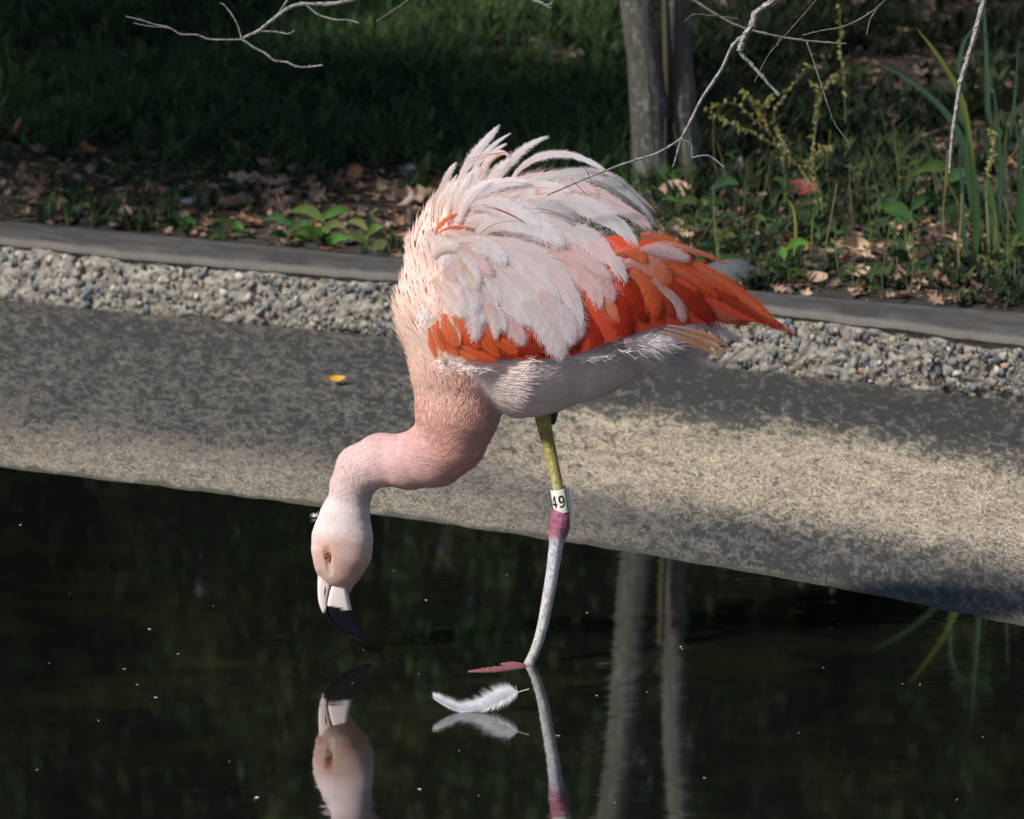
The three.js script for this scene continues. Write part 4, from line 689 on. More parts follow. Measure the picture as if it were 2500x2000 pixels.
// unseen trees left of the frame, crowns placed to shade the bank; two more behind
const treesAt = [
  ['unseen broad tree left of the frame, crown shaped to shade the bank', -4.9, -5.0, [[-3.5, 3.2, -2.75, 0.95], [-4.0, 4.2, -2.2, 1.0], [-3.8, 3.6, -4.0, 1.0], [-3.6, 3.0, -5.2, 1.0], [-4.6, 4.6, -5.3, 1.2]], 2300, 0.44],
  ['second unseen tree left of the frame, crown shaped to shade the bank', -5.6, -8.4, [[-4.7, 3.4, -7.2, 1.5], [-5.3, 4.6, -6.9, 1.7], [-4.4, 2.4, -7.8, 1.1], [-6.3, 3.4, -6.8, 1.3]], 2000, 0.44],
  ['tall tree standing deep behind the lawn to the left', -1.8, -12.8, [[-1.8, 4.6, -12.6, 2.2], [-3.2, 3.2, -12.5, 1.8], [-0.4, 5.6, -12.7, 2.2], [-4.6, 4.6, -12.5, 2.2], [-2.2, 2.6, -12.2, 1.6]], 7000, 0.15],
  ['tall tree standing deep behind the lawn to the right', 2.6, -12.4, [[2.4, 4.6, -12.2, 2.2], [3.8, 3.4, -12.0, 1.9], [1.4, 5.8, -12.6, 2.2], [5.2, 4.8, -12.2, 2.2], [2.2, 2.6, -12.0, 1.6]], 7000, 0.15],
];
treesAt.forEach(([label, x, z, blobs, n, keep], i) => {
  const b = V3(x, groundY(x, z) - 0.05, z), t = thing('shade_tree', label, 'tree', b), top = V3(...blobs[0].slice(0, 3));
  woodTo(t, 'trunk', [b, b.clone().lerp(top, 0.4).add(V3(0.1, 0, 0)), top, top.clone().add(V3(0.1, 1.2, 0))], 0.14, 0.04);
  blobs.slice(1).forEach((q) => woodTo(t, 'limb', [b.clone().lerp(top, 0.65), V3(q[0], q[1], q[2]).lerp(top, 0.4), V3(q[0], q[1], q[2])], 0.06, 0.015));
  crownInto(t, blobs, n, 411 + i, GREENS, keep);
});
// a thicket closes the lawn behind
const shrubs = ['low thicket shrub at the far left end of the thicket', 'thicket shrub second from the left end', 'thicket shrub third from the left end', 'thicket shrub left of the middle', 'thicket shrub in the middle of the thicket', 'thicket shrub right of the middle', 'thicket shrub third from the right end', 'thicket shrub second from the right end', 'low thicket shrub at the far right end of the thicket'];
shrubs.forEach((label, i) => {
  srand(900 + i); const x = (i - 4) * 1.3 + gauss() * 0.2, z = -10.0 + gauss() * 0.3 - Math.abs(i - 4) * 0.05, b = V3(x, groundY(x, z) - 0.05, z), t = thing('thicket_shrub', label, 'shrub', b, 'shrubs closing the lawn behind');
  for (let k = 0; k < 5; k++) { const e = V3(x + gauss() * 0.7, b.y + rr(1.6, 3), z + gauss() * 0.5); woodTo(t, 'stem', [b.clone(), b.clone().lerp(e, 0.5).add(V3(gauss() * 0.15, 0, 0)), e], 0.03, 0.008); }
  const blobs = []; for (let k = 0; k < 7; k++) blobs.push([x + gauss() * 0.6, b.y + 0.5 + k * 0.55 + rr(-0.2, 0.2), z + gauss() * 0.4, rr(0.75, 1.0), 0.9]);
  crownInto(t, blobs, 2600, 431 + i, GREENS.map((g) => g.map((q) => q * 0.8)), 0.12);
});

/* ---------- bare branches hanging into view ---------- */
const twigTex = dataTexture(256, 256, (i, j) => { const f = fbm2(i / 18, j / 11, 321, 4), h = hash3(i, j, 323); return mix3([0.06, 0.055, 0.05], [0.36, 0.35, 0.33], sstep(0.3, 0.68, f * 0.85 + 0.2 * h)); }, true);
const twigMat = std({ map: twigTex, bumpMap: twigTex, bumpScale: 0.002, roughness: 0.95 }), darkTwigMat = std({ map: twigTex, color: RGB([0.55, 0.5, 0.48]), roughness: 0.95 });
function branch(label, z, runs, mat = twigMat) {                  // runs: [name, [[u, v, dz]...], width px at start, at end]
  const f = (q) => atZ(q[0], q[1], z + (q[2] ?? 0)), o = f(runs[0][1][0]), t = thing('bare_branch', label, 'branch', o, 'bare branches hanging over the bank'), px = (CAM.z - z) / FOCAL * 1.015;
  runs.forEach(([name, q, w0, w1], ri) => {
    srand(1200 + ri * 31 + Math.round(q[0][0])); const n = (q.length - 1) * 9, c = curve(q.map(f), n, 0.3), mb = new MB();
    tubeInto(mb, c.map((p, k) => p.sub(o).add(V3(gauss() * 0.08 * w1 * px, gauss() * 0.1 * w1 * px, 0))), c.map((_, k) => lerp(w0, w1, k / n) * px * 0.43 * (0.85 + 0.4 * noise2(k * 0.7, ri, 331)) * (k % 9 === 0 ? 1.28 : 1)), 9, null, 18);
    for (let k = 5; k < n - 2; k += 4 + Math.floor(rnd() * 7)) { const b = c[k], d = V3(gauss(), gauss() + 0.2, gauss() * 0.6).normalize(), L = rr(2, 6) * px * (w1 > 3 ? 1.4 : 0.8); tubeInto(mb, [b, b.clone().addScaledVector(d, L * 0.6), b.clone().addScaledVector(d, L).add(V3(0, L * 0.2, 0))], [w1 * px * 0.28, w1 * px * 0.24, w1 * px * 0.16], 5, null, 18); }
    mesh(name, mb.geo(), mat, t);
  });
}
branch('pale forked twig lit by the sun at the upper left', -1.35, [
  ['stem', [[1250, -330, -0.3], [1040, -90, -0.1], [868, -4], [800, 10], [735, 10], [700, 22], [664, 50], [630, 76], [604, 88], [590, 96]], 13, 7],
  ['twig', [[590, 96], [545, 97], [507, 95], [480, 85], [440, 83], [414, 68], [380, 60], [340, 48], [308, 40]], 5, 3], ['twig', [[592, 97], [624, 118], [650, 132], [668, 147], [700, 152], [722, 162], [745, 164], [788, 159]], 6.5, 4.5],
  ['twig', [[628, 76], [670, 77], [708, 82], [719, 73]], 5, 3.5], ['twig', [[590, 92], [575, 50], [547, 12], [537, 7]], 4, 3], ['twig', [[670, 46], [700, 2], [722, -40]], 5, 4], ['twig', [[750, 14], [776, 35], [818, 48], [848, 49], [876, 56]], 6, 4], ['twig', [[414, 68], [365, 64], [325, 56]], 2.5, 2],
]);
branch('lichen-covered branch with long twigs crossing in front of the tree stems', 0.17, [
  ['stem', [[2350, -700, -0.2], [2120, -330, -0.1], [1960, -95], [1884, 4], [1845, 33], [1836, 62], [1816, 92], [1806, 124]], 24, 15],
  ['twig', [[1812, 116], [1808, 128], [1836, 158], [1862, 188], [1902, 232]], 11, 8], ['twig', [[1812, 90], [1790, 110], [1760, 172], [1712, 244], [1688, 292], [1664, 338]], 11, 7],
  ['twig', [[1664, 338], [1655, 368], [1643, 408]], 7, 3.5], ['twig', [[1662, 340], [1604, 374], [1522, 400], [1440, 432], [1384, 456], [1336, 476]], 6, 4.5], ['twig', [[1666, 342], [1686, 350], [1690, 385]], 4, 3], ['twig', [[1690, 385], [1728, 380], [1768, 408]], 4, 4.5], ['twig', [[1394, 436], [1412, 456], [1430, 473]], 2.2, 2], ['twig', [[1440, 430], [1431, 415], [1445, 447]], 2.5, 2],
]);
branch('thin dark twig running across the lichen-covered branch', 0.05, [
  ['stem', [[1480, -190, 0], [1600, -62], [1694, 0], [1745, 33], [1800, 62], [1868, 82], [1950, 97], [2020, 104], [2066, 107]], 9, 4.5],
  ['twig', [[1970, 102], [1992, 165], [2018, 245], [2038, 300], [2074, 350]], 5.5, 4], ['twig', [[1960, 86], [2010, 74], [2062, 64], [2124, 32], [2172, -12], [2230, -90]], 3, 5], ['twig', [[1905, 88], [1898, 112]], 4, 3], ['twig', [[2150, 10], [2126, 46], [2116, 84]], 4, 3], ['twig', [[2010, -20], [1930, 72], [1878, 132], [1842, 200]], 2.4, 2], ['twig', [[1800, 45], [1740, 38], [1692, 36], [1672, 52]], 2, 2],
], darkTwigMat);
branch('straight knobbly twig hanging down at the right edge', -0.9, [
  ['stem', [[2520, -420, 0.1], [2450, -180], [2404, -4], [2384, 70], [2364, 140], [2346, 200], [2336, 262], [2328, 312], [2322, 370], [2319, 422]], 20, 8], ['twig', [[2401, 2], [2385, 3]], 7, 4],
]);
branch('short broken twig end dipping into the top edge', -0.8, [['stem', [[1180, -330, 0], [1250, -120], [1296, -6], [1322, 8], [1346, 21]], 14, 6], ['twig', [[1322, 8], [1340, 12], [1350, 2]], 5, 4]]);
branch('faint thin twig at the top left of the bird', -1.9, [['stem', [[1130, -140, 0], [1040, -36], [985, 8], [920, 52]], 5, 2.5]], darkTwigMat);

/* ---------- grass, weeds, litter ---------- */
const grassMat = phys({ vertexColors: true, transmission: 0.3, thickness: 0, roughness: 0.85, specularIntensity: 0.5 });
function tuft(n, H, W, sd, broad) {
  srand(sd); const mb = new MB();
  for (let i = 0; i < n; i++) {
    const a = rr(0, 6.283), o = V3(Math.cos(a), 0, Math.sin(a)).multiplyScalar(rr(0, 0.018)), h = H * rr(0.55, 1.2), lean = rr(0.15, 0.9), d = V3(Math.cos(a + gauss() * 0.4), 0, Math.sin(a + gauss() * 0.4)), s = V3(-d.z, 0, d.x), k = rr(0.75, 1.25); let pl = null;
    for (let j = 0; j <= 3; j++) { const t = j / 3, w = W * (broad ? Math.sin(Math.PI * Math.min(0.97, t * 0.92 + 0.06)) : (1 - t * 0.95)) * 0.5, p = o.clone().addScaledVector(d, lean * h * t * t).add(V3(0, h * (t - 0.28 * lean * t * t), 0)), c = [k * lerp(0.6, 1.1, t), k * lerp(0.65, 1.1, t), k * lerp(0.6, 0.9, t)]; const l = mb.v(p.clone().addScaledVector(s, -w), c), r = mb.v(p.clone().addScaledVector(s, w), c); if (pl) mb.quad(pl[0], pl[1], r, l); pl = [l, r]; }
  }
  return mb.geo();
}
{
  srand(601); const G = [[], [], []], C = [[], [], []], q = new THREE.Quaternion(), geos = [tuft(9, 0.085, 0.0058, 21), tuft(8, 0.07, 0.019, 22, true), tuft(6, 0.11, 0.007, 23)];
  for (let i = 0; i < 82000; i++) {
    const z = -2.5 - 6.6 * Math.pow(rnd(), 0.85), x = rr(-2.0, 1.5) * (8.8 - z) / 11.2, d = backZ(x) - z; if (d < 0.015) continue;
    const left = sstep(0.45, -0.05, x + 0.05 * gauss() - (d > 1.6 ? 0.6 : 0)), patch = fbm2(x * 2.1, z * 2.1, 603, 3);
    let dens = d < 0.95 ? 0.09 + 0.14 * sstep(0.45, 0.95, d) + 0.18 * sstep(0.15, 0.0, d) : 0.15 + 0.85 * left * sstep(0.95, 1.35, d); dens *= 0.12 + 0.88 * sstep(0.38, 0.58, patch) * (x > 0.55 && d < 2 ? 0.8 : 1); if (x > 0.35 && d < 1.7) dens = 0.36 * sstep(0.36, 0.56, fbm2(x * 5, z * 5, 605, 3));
    if (rnd() > dens) continue;
    const kg = rr(0.35, 1.35), k = rnd() < (x > 0.35 ? 0.25 : 0.45) ? 0 : rnd() < 0.8 ? 1 : 2; q.setFromEuler(new THREE.Euler(gauss() * 0.15, rr(0, 6.28), gauss() * 0.15)); const s = rr(0.6, 1.25) * (d < 0.9 ? 0.75 : 1);
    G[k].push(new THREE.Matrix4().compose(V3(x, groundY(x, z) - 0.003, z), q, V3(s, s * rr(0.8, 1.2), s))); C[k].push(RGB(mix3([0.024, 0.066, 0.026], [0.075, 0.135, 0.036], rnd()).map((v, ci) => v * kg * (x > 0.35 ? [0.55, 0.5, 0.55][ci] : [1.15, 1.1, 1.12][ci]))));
  }
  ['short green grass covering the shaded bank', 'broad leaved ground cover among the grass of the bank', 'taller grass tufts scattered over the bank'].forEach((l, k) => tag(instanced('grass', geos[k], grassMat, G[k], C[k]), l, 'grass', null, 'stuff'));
}
function dryLeaf(sd, lobes, curl) {                              // a curled dead leaf, lobed or plain, with a midrib and a stalk
  srand(sd); const mb = new MB(), N = 12, M = 6, tw = gauss() * 0.5, k2 = gauss() * 0.5;
  mb.grid(M, N, (a, t) => { const x = a * 2 - 1, w = 0.36 * Math.pow(Math.sin(Math.PI * Math.min(0.985, t * 0.96 + 0.025)), 0.75) * (lobes ? 0.72 + 0.34 * Math.cos(t * 6.283 * 3) : 1), y = t - 0.5, c = rr(0.82, 1.15) * (Math.abs(x) < 0.2 ? 1.12 : 1); return mb.v(V3(x * w, curl * (x * x * 0.30 + 0.9 * y * y + tw * x * y + k2 * x * 0.25) + 0.03 * noise2(x * 3, t * 5, sd), y), [c, c, c], a, t); });
  tubeInto(mb, [V3(0, curl * 0.225, -0.5), V3(0.02, curl * 0.3, -0.62), V3(0.05, curl * 0.42 + 0.03, -0.72)], [0.012, 0.011, 0.009], 5, () => [0.7, 0.7, 0.7]);
  return mb.geo();
}
const leafGeos = [dryLeaf(1, false, 0.5), dryLeaf(2, true, 0.6), dryLeaf(3, false, 0.9), dryLeaf(4, true, 0.35), dryLeaf(5, false, 0.25), dryLeaf(6, true, 0.8)];
const dryTones = [[0.28, 0.185, 0.125], [0.40, 0.275, 0.19], [0.19, 0.12, 0.085], [0.33, 0.23, 0.165], [0.15, 0.10, 0.08], [0.48, 0.34, 0.235], [0.30, 0.155, 0.075]];
const dryMats = dryTones.map((t) => phys({ color: RGB(t), vertexColors: true, roughness: 0.85, transmission: 0.15, thickness: 0 }));
{ // litter too thick to count
  srand(611); const M = [], C = [], q = new THREE.Quaternion();
  for (let i = 0; i < 22000; i++) { const z = -2.5 - 6.6 * Math.pow(rnd(), 0.9), x = rr(-2.0, 1.5) * (8.8 - z) / 11.2, d = backZ(x) - z; if (d < -0.05 || d < 0.02 && rnd() < 0.8) continue; const dens = d < 1.0 ? 0.85 : 0.22 + 0.2 * sstep(0, 0.8, x); if (rnd() > dens) continue; q.setFromEuler(new THREE.Euler(gauss() * 0.6, rr(0, 6.28), gauss() * 0.6)); const s = rr(0.018, 0.05); M.push(new THREE.Matrix4().compose(V3(x, groundY(x, z) + s * 0.1 + 0.004, z), q, V3(s, s, s))); { const kd = rr(0.3, 1.0); C.push(RGB(pick(dryTones).map((v) => v * kd))); } }
  tag(instanced('leaf_litter', leafGeos[3], phys({ vertexColors: true, roughness: 0.9, transmission: 0.1, thickness: 0 }), M, C), 'brown leaf litter lying over the soil behind the kerb', 'leaf litter', null, 'stuff');
}
{ // broken twigs and dead stems matted over the soil, and thin tangled stalks at the right
  srand(613); const M = [], C = [], q = new THREE.Quaternion(), g = new THREE.CylinderGeometry(0.6, 1, 1, 5, 3); { const p = g.attributes.position; for (let i = 0; i < p.count; i++) { const y = p.getY(i) + 0.5; p.setX(i, p.getX(i) * 0.012 + 0.07 * Math.sin(y * 2.6)); p.setZ(i, p.getZ(i) * 0.012 + 0.03 * Math.sin(y * 5)); p.setY(i, y); } g.computeVertexNormals(); }
  for (let i = 0; i < 2600; i++) { const z = -2.5 - 4.5 * Math.pow(rnd(), 1.1), x = rr(-2.0, 1.5) * (8.8 - z) / 11.2, d = backZ(x) - z; if (d < 0.01) continue; const up = x > 0.35 && d < 1.5 && rnd() < 0.5; q.setFromEuler(up ? new THREE.Euler(gauss() * 0.5, rr(0, 6.28), gauss() * 0.5) : new THREE.Euler(1.45 + gauss() * 0.2, 0, rr(0, 6.28))); const s = rr(0.05, up ? 0.22 : 0.16), t = s * rr(0.5, 1.0); M.push(new THREE.Matrix4().compose(V3(x, groundY(x, z) + 0.008, z), q, V3(t, s, t))); C.push(RGB(up ? pick([[0.10, 0.11, 0.03], [0.16, 0.13, 0.05], [0.05, 0.08, 0.025]]) : pick([[0.10, 0.075, 0.055], [0.16, 0.13, 0.10], [0.05, 0.04, 0.033]]))); }
  tag(instanced('twig_litter', g, std({ roughness: 0.95 }), M, C), 'broken twigs and dead stalks matted over the bank', 'twigs', null, 'stuff');
}
function fallenLeaf(label, u, v, len, g, m, e, lift = 0.2, group, at) {
  const p = at ?? onGround(u, v), s = len * (CAM.z - p.z) / FOCAL, o = mesh('fallen_leaf', leafGeos[g], m); o.position.copy(p); o.position.y += s * lift; o.scale.setScalar(s); o.rotation.set(e[0], e[1], e[2]); return tag(o, label, 'leaf', group);
}
const yellowMat = phys({ color: RGB([0.55, 0.30, 0.03]), vertexColors: true, roughness: 0.7, transmission: 0.2, thickness: 0 }), redMat = phys({ color: RGB([0.20, 0.025, 0.03]), vertexColors: true, roughness: 0.7, transmission: 0.15, thickness: 0 }), greyLeaf = dryMats[0];
fallenLeaf('large yellow leaf lying in the litter left of the bird', 592, 418, 62, 1, yellowMat, [0.5, 1.2, 0.2]);
fallenLeaf('small bright yellow leaf beside the large yellow leaf', 668, 410, 36, 0, yellowMat, [0.4, 1.8, 0.3]);
{ const t = 0.62, u = 822, pp = pWater(u).lerp(pBase(u), t), a = atY(u, 938, 0.1); let p = a; for (let k = 0; k < 80; k++) { const y = lerp(0, 0.17, k / 79), c = atY(u, 938, y), A = pWater(u), B = pBase(u), tt = (c.z - A.z) / (B.z - A.z); const ry = H_BASE * (tt - 0.10 * Math.sin(tt * Math.PI)); if (y >= ry) { p = c; break; } } fallenLeaf('curled yellow leaf lying alone on the concrete apron', u, 938, 44, 0, yellowMat, [0.1, 1.35, 0.12], 0.12, null, p.add(V3(0, 0.002, 0))); }
fallenLeaf('pale tan leaf standing out right of the bird back', 1650, 500, 84, 4, dryMats[5], [0.7, 1.5, 0.1], 0.4);
fallenLeaf('big pale curled leaf below the large yellow leaf', 605, 462, 96, 3, dryMats[5], [0.3, 1.5, 0.1], 0.2);
fallenLeaf('upright tan leaf above the large yellow leaf', 578, 388, 56, 1, dryMats[1], [1.1, 0.4, 0.3], 0.4);
fallenLeaf('tan leaf lying just right above the large yellow leaf', 645, 398, 60, 3, dryMats[3], [0.5, 1.4, 0], 0.2);
fallenLeaf('arched tan leaf perched on the kerb edge at the right', 2100, 688, 66, 2, dryMats[5], [0.5, 1.55, 0.1], 0.25);
fallenLeaf('curled tan leaf hanging over the kerb edge far right', 2234, 708, 52, 2, dryMats[1], [1.2, 0.4, 0.5], 0.35);
fallenLeaf('crimson leaf among the weeds right of the bird', 1962, 496, 72, 4, redMat, [0.55, 1.1, 0.2], 0.5);
fallenLeaf('tan leaf standing up beside the bird back at the left', 1040, 400, 40, 1, dryMats[5], [1.1, 0.5, 0.1], 0.4);
fallenLeaf('broad brown leaf close to the bird breast', 1010, 505, 92, 1, dryMats[1], [0.5, 1.7, 0.1], 0.2);
fallenLeaf('long slanting tan leaf near the kerb at right', 1990, 694, 64, 0, dryMats[1], [0.3, 1.2, 0.1], 0.15);
srand(621);
for (let i = 0; i < 150; i++) {
  const near = i < 95, u = near ? (i < 60 ? rr(0, 1010) : rr(1560, 2490)) : rr(0, 2490), back = vBack(u), v = near ? back - rr(12, i < 60 ? 190 : 240) : rr(10, 330), p = onGround(u, v);
  fallenLeaf(near ? 'dry brown leaf in the dark litter behind the kerb' : 'dead leaf caught in the grass higher on the bank', u, v, rr(26, near ? 70 : 48), Math.floor(rnd() * 6), pick(dryMats), [gauss() * 0.7 + 0.3, rr(0, 6.28), gauss() * 0.6], 0.22, near ? 'dry leaves behind the kerb' : 'dead leaves in the grass', p);
}
// pale feathers shed on the bank
{
  const shed = (label, q, W, c) => { const pts = q.map(([u, v]) => { const p = onGround(q[0][0], q[0][1]); const r = atZ(u, v, p.z + 0.02); if (r.y < groundY(r.x, r.z) + 0.012) r.y = groundY(r.x, r.z) + 0.012; return r; }); const o = mesh('shed_feather', makeFeather(pts, W * 0.5 * 0.0009, { c, n: V3(0.1, 0.5, 1), fray: 0.8, shape: 'plume' }, 300 + Math.round(q[0][0])), featherMat); tag(o, label, 'feather'); };
  shed('white curved feather shed in the litter left of the bird', [[925, 425], [935, 455], [942, 485], [930, 515]], 16, CREAM);
  shed('small cream feather beside the white curved feather', [[968, 512], [985, 502], [1000, 486], [1010, 466]], 12, CREAM);
  shed('brown feather with white downy end lying near the kerb', [[440, 504], [480, 510], [540, 515], [600, 500]], 44, [[0.8, 0.8, 0.86], [0.16, 0.09, 0.075], [0.12, 0.06, 0.05]]);
  shed('pale feather standing upright in the weeds', [[1800, 455], [1803, 430], [1806, 405], [1810, 380]], 22, [[0.7, 0.66, 0.66], [0.6, 0.56, 0.57], [0.45, 0.42, 0.43]]);
  const puffs = [['grey white ball of down beside the bird back', 1000, 438, 32], ['bluish white down caught in the flowering weed', 1905, 325, 17], ['faint pale down tuft in the grass at upper left', 306, 150, 26], ['bluish down tuft on the dark bank at upper right', 2092, 105, 18]];
  for (const [label, u, v, r] of puffs) { srand(640 + u); const p = onGround(u, v, 0.01), R = r * 0.001, mb = new MB(), o = V3(0, 0, 0); for (let i = 0; i < 420; i++) { const d = V3(gauss(), Math.abs(gauss()) * 0.8 + gauss() * 0.3, gauss()).normalize(), s = d.clone().cross(V3(0.3, 1, 0.2)).normalize().multiplyScalar(0.0006), L = R * rr(0.5, 1.15), b = d.clone().multiplyScalar(R * 0.15), c = [0.50, 0.52, 0.56]; mb.tri(mb.v(b.clone().add(s), c), mb.v(b.clone().sub(s), c), mb.v(d.clone().multiplyScalar(L).add(V3(gauss(), gauss(), gauss()).multiplyScalar(R * 0.15)), c)); } const m = mesh('down_tuft', mb.geo(), std({ vertexColors: true })); m.position.copy(p).add(V3(0, R * 0.5, 0)); tag(m, label, 'down'); }
  const sg = new THREE.IcosahedronGeometry(1, 3), pp = sg.attributes.position, q = V3(0, 0, 0); for (let i = 0; i < pp.count; i++) { q.fromBufferAttribute(pp, i); q.multiplyScalar(0.8 + 0.4 * noise3(q.x * 1.4, q.y * 1.4 + 3, q.z * 1.4)); pp.setXYZ(i, q.x, q.y, q.z); } sg.computeVertexNormals();
  const st = mesh('stone', sg, std({ color: RGB([0.062, 0.072, 0.085]), roughness: 0.95, bumpMap: twigTex, bumpScale: 0.004 })); st.position.copy(onGround(1790, 690)).add(V3(0, 0.012, 0)); st.scale.set(0.085, 0.045, 0.06); tag(st, 'flat blue grey stone on the bank edge under the wing tips', 'stone');
}

/* ---------- plants at the right ---------- */
function ribbon(mb, pts, W, col, fold = 0.25, n = 16, tipPow = 0.6, basePow = 0.35) {
  const c = curve(pts, n), prev = []; let pl = null;
  for (let k = 0; k <= n; k++) { const t = k / n, T = c[Math.min(k + 1, n)].clone().sub(c[Math.max(k - 1, 0)]).normalize(), f = V3(0, 0, 1).addScaledVector(T, -T.z).normalize(), s = T.clone().cross(f), w = W * 0.5 * Math.pow(1 - t, tipPow) * Math.min(1, basePow + t * 2.5), q = col.map((x) => x * (0.85 + 0.3 * noise2(t * 6, W * 900, 341))); const l = mb.v(c[k].clone().addScaledVector(s, -w).addScaledVector(f, w * fold), q, 0, t), m = mb.v(c[k], q, 0.5, t), r = mb.v(c[k].clone().addScaledVector(s, w).addScaledVector(f, w * fold), q, 1, t); if (pl) { mb.quad(pl[0], pl[1], m, l); mb.quad(pl[1], pl[2], r, m); } pl = [l, m, r]; }
}
const blades = (name, label, z, list, cat = 'plant') => {
  const b = atZ(list[0][0][0][0], list[0][0][0][1], z), t = thing(name, label, cat, b);
  list.forEach(([q, w, c]) => { const mb = new MB(), px = (CAM.z - z) / FOCAL; ribbon(mb, q.map(([u, v, dz]) => atZ(u, v, z + (dz ?? 0)).sub(b)), w * px * 0.8, c); mesh('leaf', mb.geo(), grassMat, t); });
  return t;
};
const reedZ = onGround(2395, 640).z, TEAL = [0.036, 0.08, 0.042], YG = [0.11, 0.15, 0.02], GR = [0.03, 0.078, 0.02], LG = [0.062, 0.12, 0.034];
blades('reed_plant', 'tall reed plant with long arching blades at the right edge', reedZ, [
  [[[2398, 655], [2378, 470], [2350, 250], [2300, 150], [2235, 65]], 27, YG], [[[2392, 655], [2375, 430], [2320, 290], [2240, 210], [2138, 150]], 30, TEAL], [[[2400, 655, -0.03], [2362, 420, -0.03], [2340, 220, -0.03], [2350, 110, -0.03], [2388, 52, -0.03]], 26, TEAL], [[[2412, 650, -0.05], [2414, 400, -0.05], [2408, 150, -0.05], [2398, -70, -0.05]], 26, TEAL],
  [[[2432, 650, -0.04], [2450, 420, -0.04], [2476, 250, -0.04], [2488, 80, -0.04]], 17, TEAL], [[[2380, 655, 0.02], [2382, 540, 0.02], [2372, 400, 0.02], [2350, 270, 0.02]], 30, GR], [[[2366, 650, 0.03], [2352, 560, 0.03], [2348, 450, 0.03], [2340, 350, 0.03]], 22, TEAL], [[[2440, 670, 0.05], [2432, 600, 0.05], [2424, 500, 0.05], [2410, 415, 0.05]], 30, LG], [[[2418, 672, 0.04], [2414, 620, 0.04], [2412, 540, 0.04], [2404, 470, 0.04]], 18, LG],
  [[[2450, 660, 0.06], [2462, 610, 0.06], [2490, 565, 0.06], [2510, 545, 0.06]], 26, LG], [[[2500, 600, 0.03], [2492, 520, 0.03], [2500, 440, 0.03], [2520, 400, 0.03]], 30, GR], [[[2380, 665, 0.05], [2340, 600, 0.05], [2300, 590, 0.05], [2262, 610, 0.05]], 12, YG], [[[2420, 660, -0.02], [2440, 480, -0.02], [2438, 330, -0.02], [2424, 200, -0.02]], 22, TEAL], [[[2476, 660, -0.02], [2490, 480, -0.02], [2494, 330, -0.02], [2505, 200, -0.02]], 20, TEAL],
]);
const budMats = [[0.30, 0.26, 0.085], [0.36, 0.29, 0.14], [0.19, 0.21, 0.06], [0.40, 0.31, 0.19], [0.32, 0.18, 0.075]].map((c) => phys({ color: RGB(c), roughness: 0.8, transmission: 0.2, thickness: 0 }));
const budGeo = (() => { const g = new THREE.OctahedronGeometry(1, 1), p = g.attributes.position; for (let i = 0; i < p.count; i++) { const s = 0.75 + 0.5 * hash3(i, 3, 7); p.setXYZ(i, p.getX(i) * 0.62 * s, p.getY(i) * s, p.getZ(i) * 0.62 * s); } g.computeVertexNormals(); return g; })();
function spray(name, label, z, stems, o = {}) {                  // stems strung with small buds and leaves
  const px = (CAM.z - z) / FOCAL, b = atZ(stems[0][0][0], stems[0][0][1], z), t = thing(name, label, 'plant', b); srand(700 + Math.round(stems[0][0][0]));
  stems.forEach((q, i) => {
    const c = curve(q.map(([u, v, dz]) => atZ(u, v, z + (dz ?? gauss() * 0.03)).sub(b)), 24), mb = new MB(), lf = new MB(), bd = [[], [], [], [], []];
    tubeInto(mb, c, c.map((_, k) => lerp(o.w ?? 4, 1.6, k / 24) * px * 0.5), 6, () => [0.13, 0.14, 0.045]); mesh('stem', mb.geo(), std({ vertexColors: true }), t);
    for (let k = o.from ?? 4; k <= 24; k++) for (let r = 0; r < (o.dens ?? 2); r++) { const p = c[k].clone().add(V3(gauss(), gauss(), gauss()).multiplyScalar(7 * px)), s = rr(2.6, 6) * px * (o.bud ?? 1); if (rnd() < 0.5) { const g = budGeo.clone(); g.applyMatrix4(new THREE.Matrix4().compose(p, new THREE.Quaternion().setFromEuler(new THREE.Euler(gauss(), rr(0, 6), gauss())), V3(s, s, s))); bd[Math.floor(rnd() * 5)].push(g); } else { const d = V3(gauss(), gauss() + 0.3, gauss()).normalize(), L = rr(9, 20) * px; ribbon(lf, [p, p.clone().addScaledVector(d, L * 0.5), p.clone().addScaledVector(d, L).add(V3(0, -L * 0.2, 0))], L * 0.42, mix3([0.10, 0.14, 0.03], [0.26, 0.27, 0.07], rnd()), 0.2, 4); } }
    bd.forEach((gs, k) => { if (gs.length) tag(mesh('bud', mergeGeometries(gs), budMats[k], t), null, null, null, 'stuff'); }); if (lf.i.length) tag(mesh('foliage', lf.geo(), grassMat, t), null, null, null, 'stuff');
  });
}
const wz = onGround(2020, 560).z;
spray('flowering_weed', 'straggly weed with yellowish buds on arching stems right of the trunk', wz, [
  [[2020, 565], [1990, 470], [1930, 380], [1850, 300], [1790, 252], [1726, 268]], [[2015, 560], [2000, 460], [1985, 380], [1995, 290], [2002, 230], [1982, 205]], [[1990, 470], [1920, 360], [1890, 280], [1918, 230], [1975, 160]], [[1930, 380], [1850, 330], [1780, 300], [1732, 280]], [[1960, 420], [2000, 370], [2030, 360]], [[1880, 330], [1850, 260], [1810, 225]], [[2010, 480], [1960, 400], [1920, 370], [1905, 330]], [[1985, 300], [2010, 220], [2045, 182]], [[1850, 300], [1860, 270], [1882, 238]], [[1990, 440], [1970, 400], [1930, 400], [1900, 385]],
]);
spray('seed_stalk', 'tall seed stalk with tan flower clusters in front of the reed', reedZ + 0.12, [[[2420, 690], [2412, 560], [2410, 460], [2418, 400], [2426, 340], [2418, 322]]], { from: 13, dens: 4, bud: 1.5, w: 5 });
spray('dry_seed_head', 'thin dry seed stalk rising against the dark bank at top right', wz - 0.4, [[[2065, 300], [2060, 200], [2052, 110], [2050, 10]]], { from: 6, dens: 1, bud: 1.1, w: 2.5 });
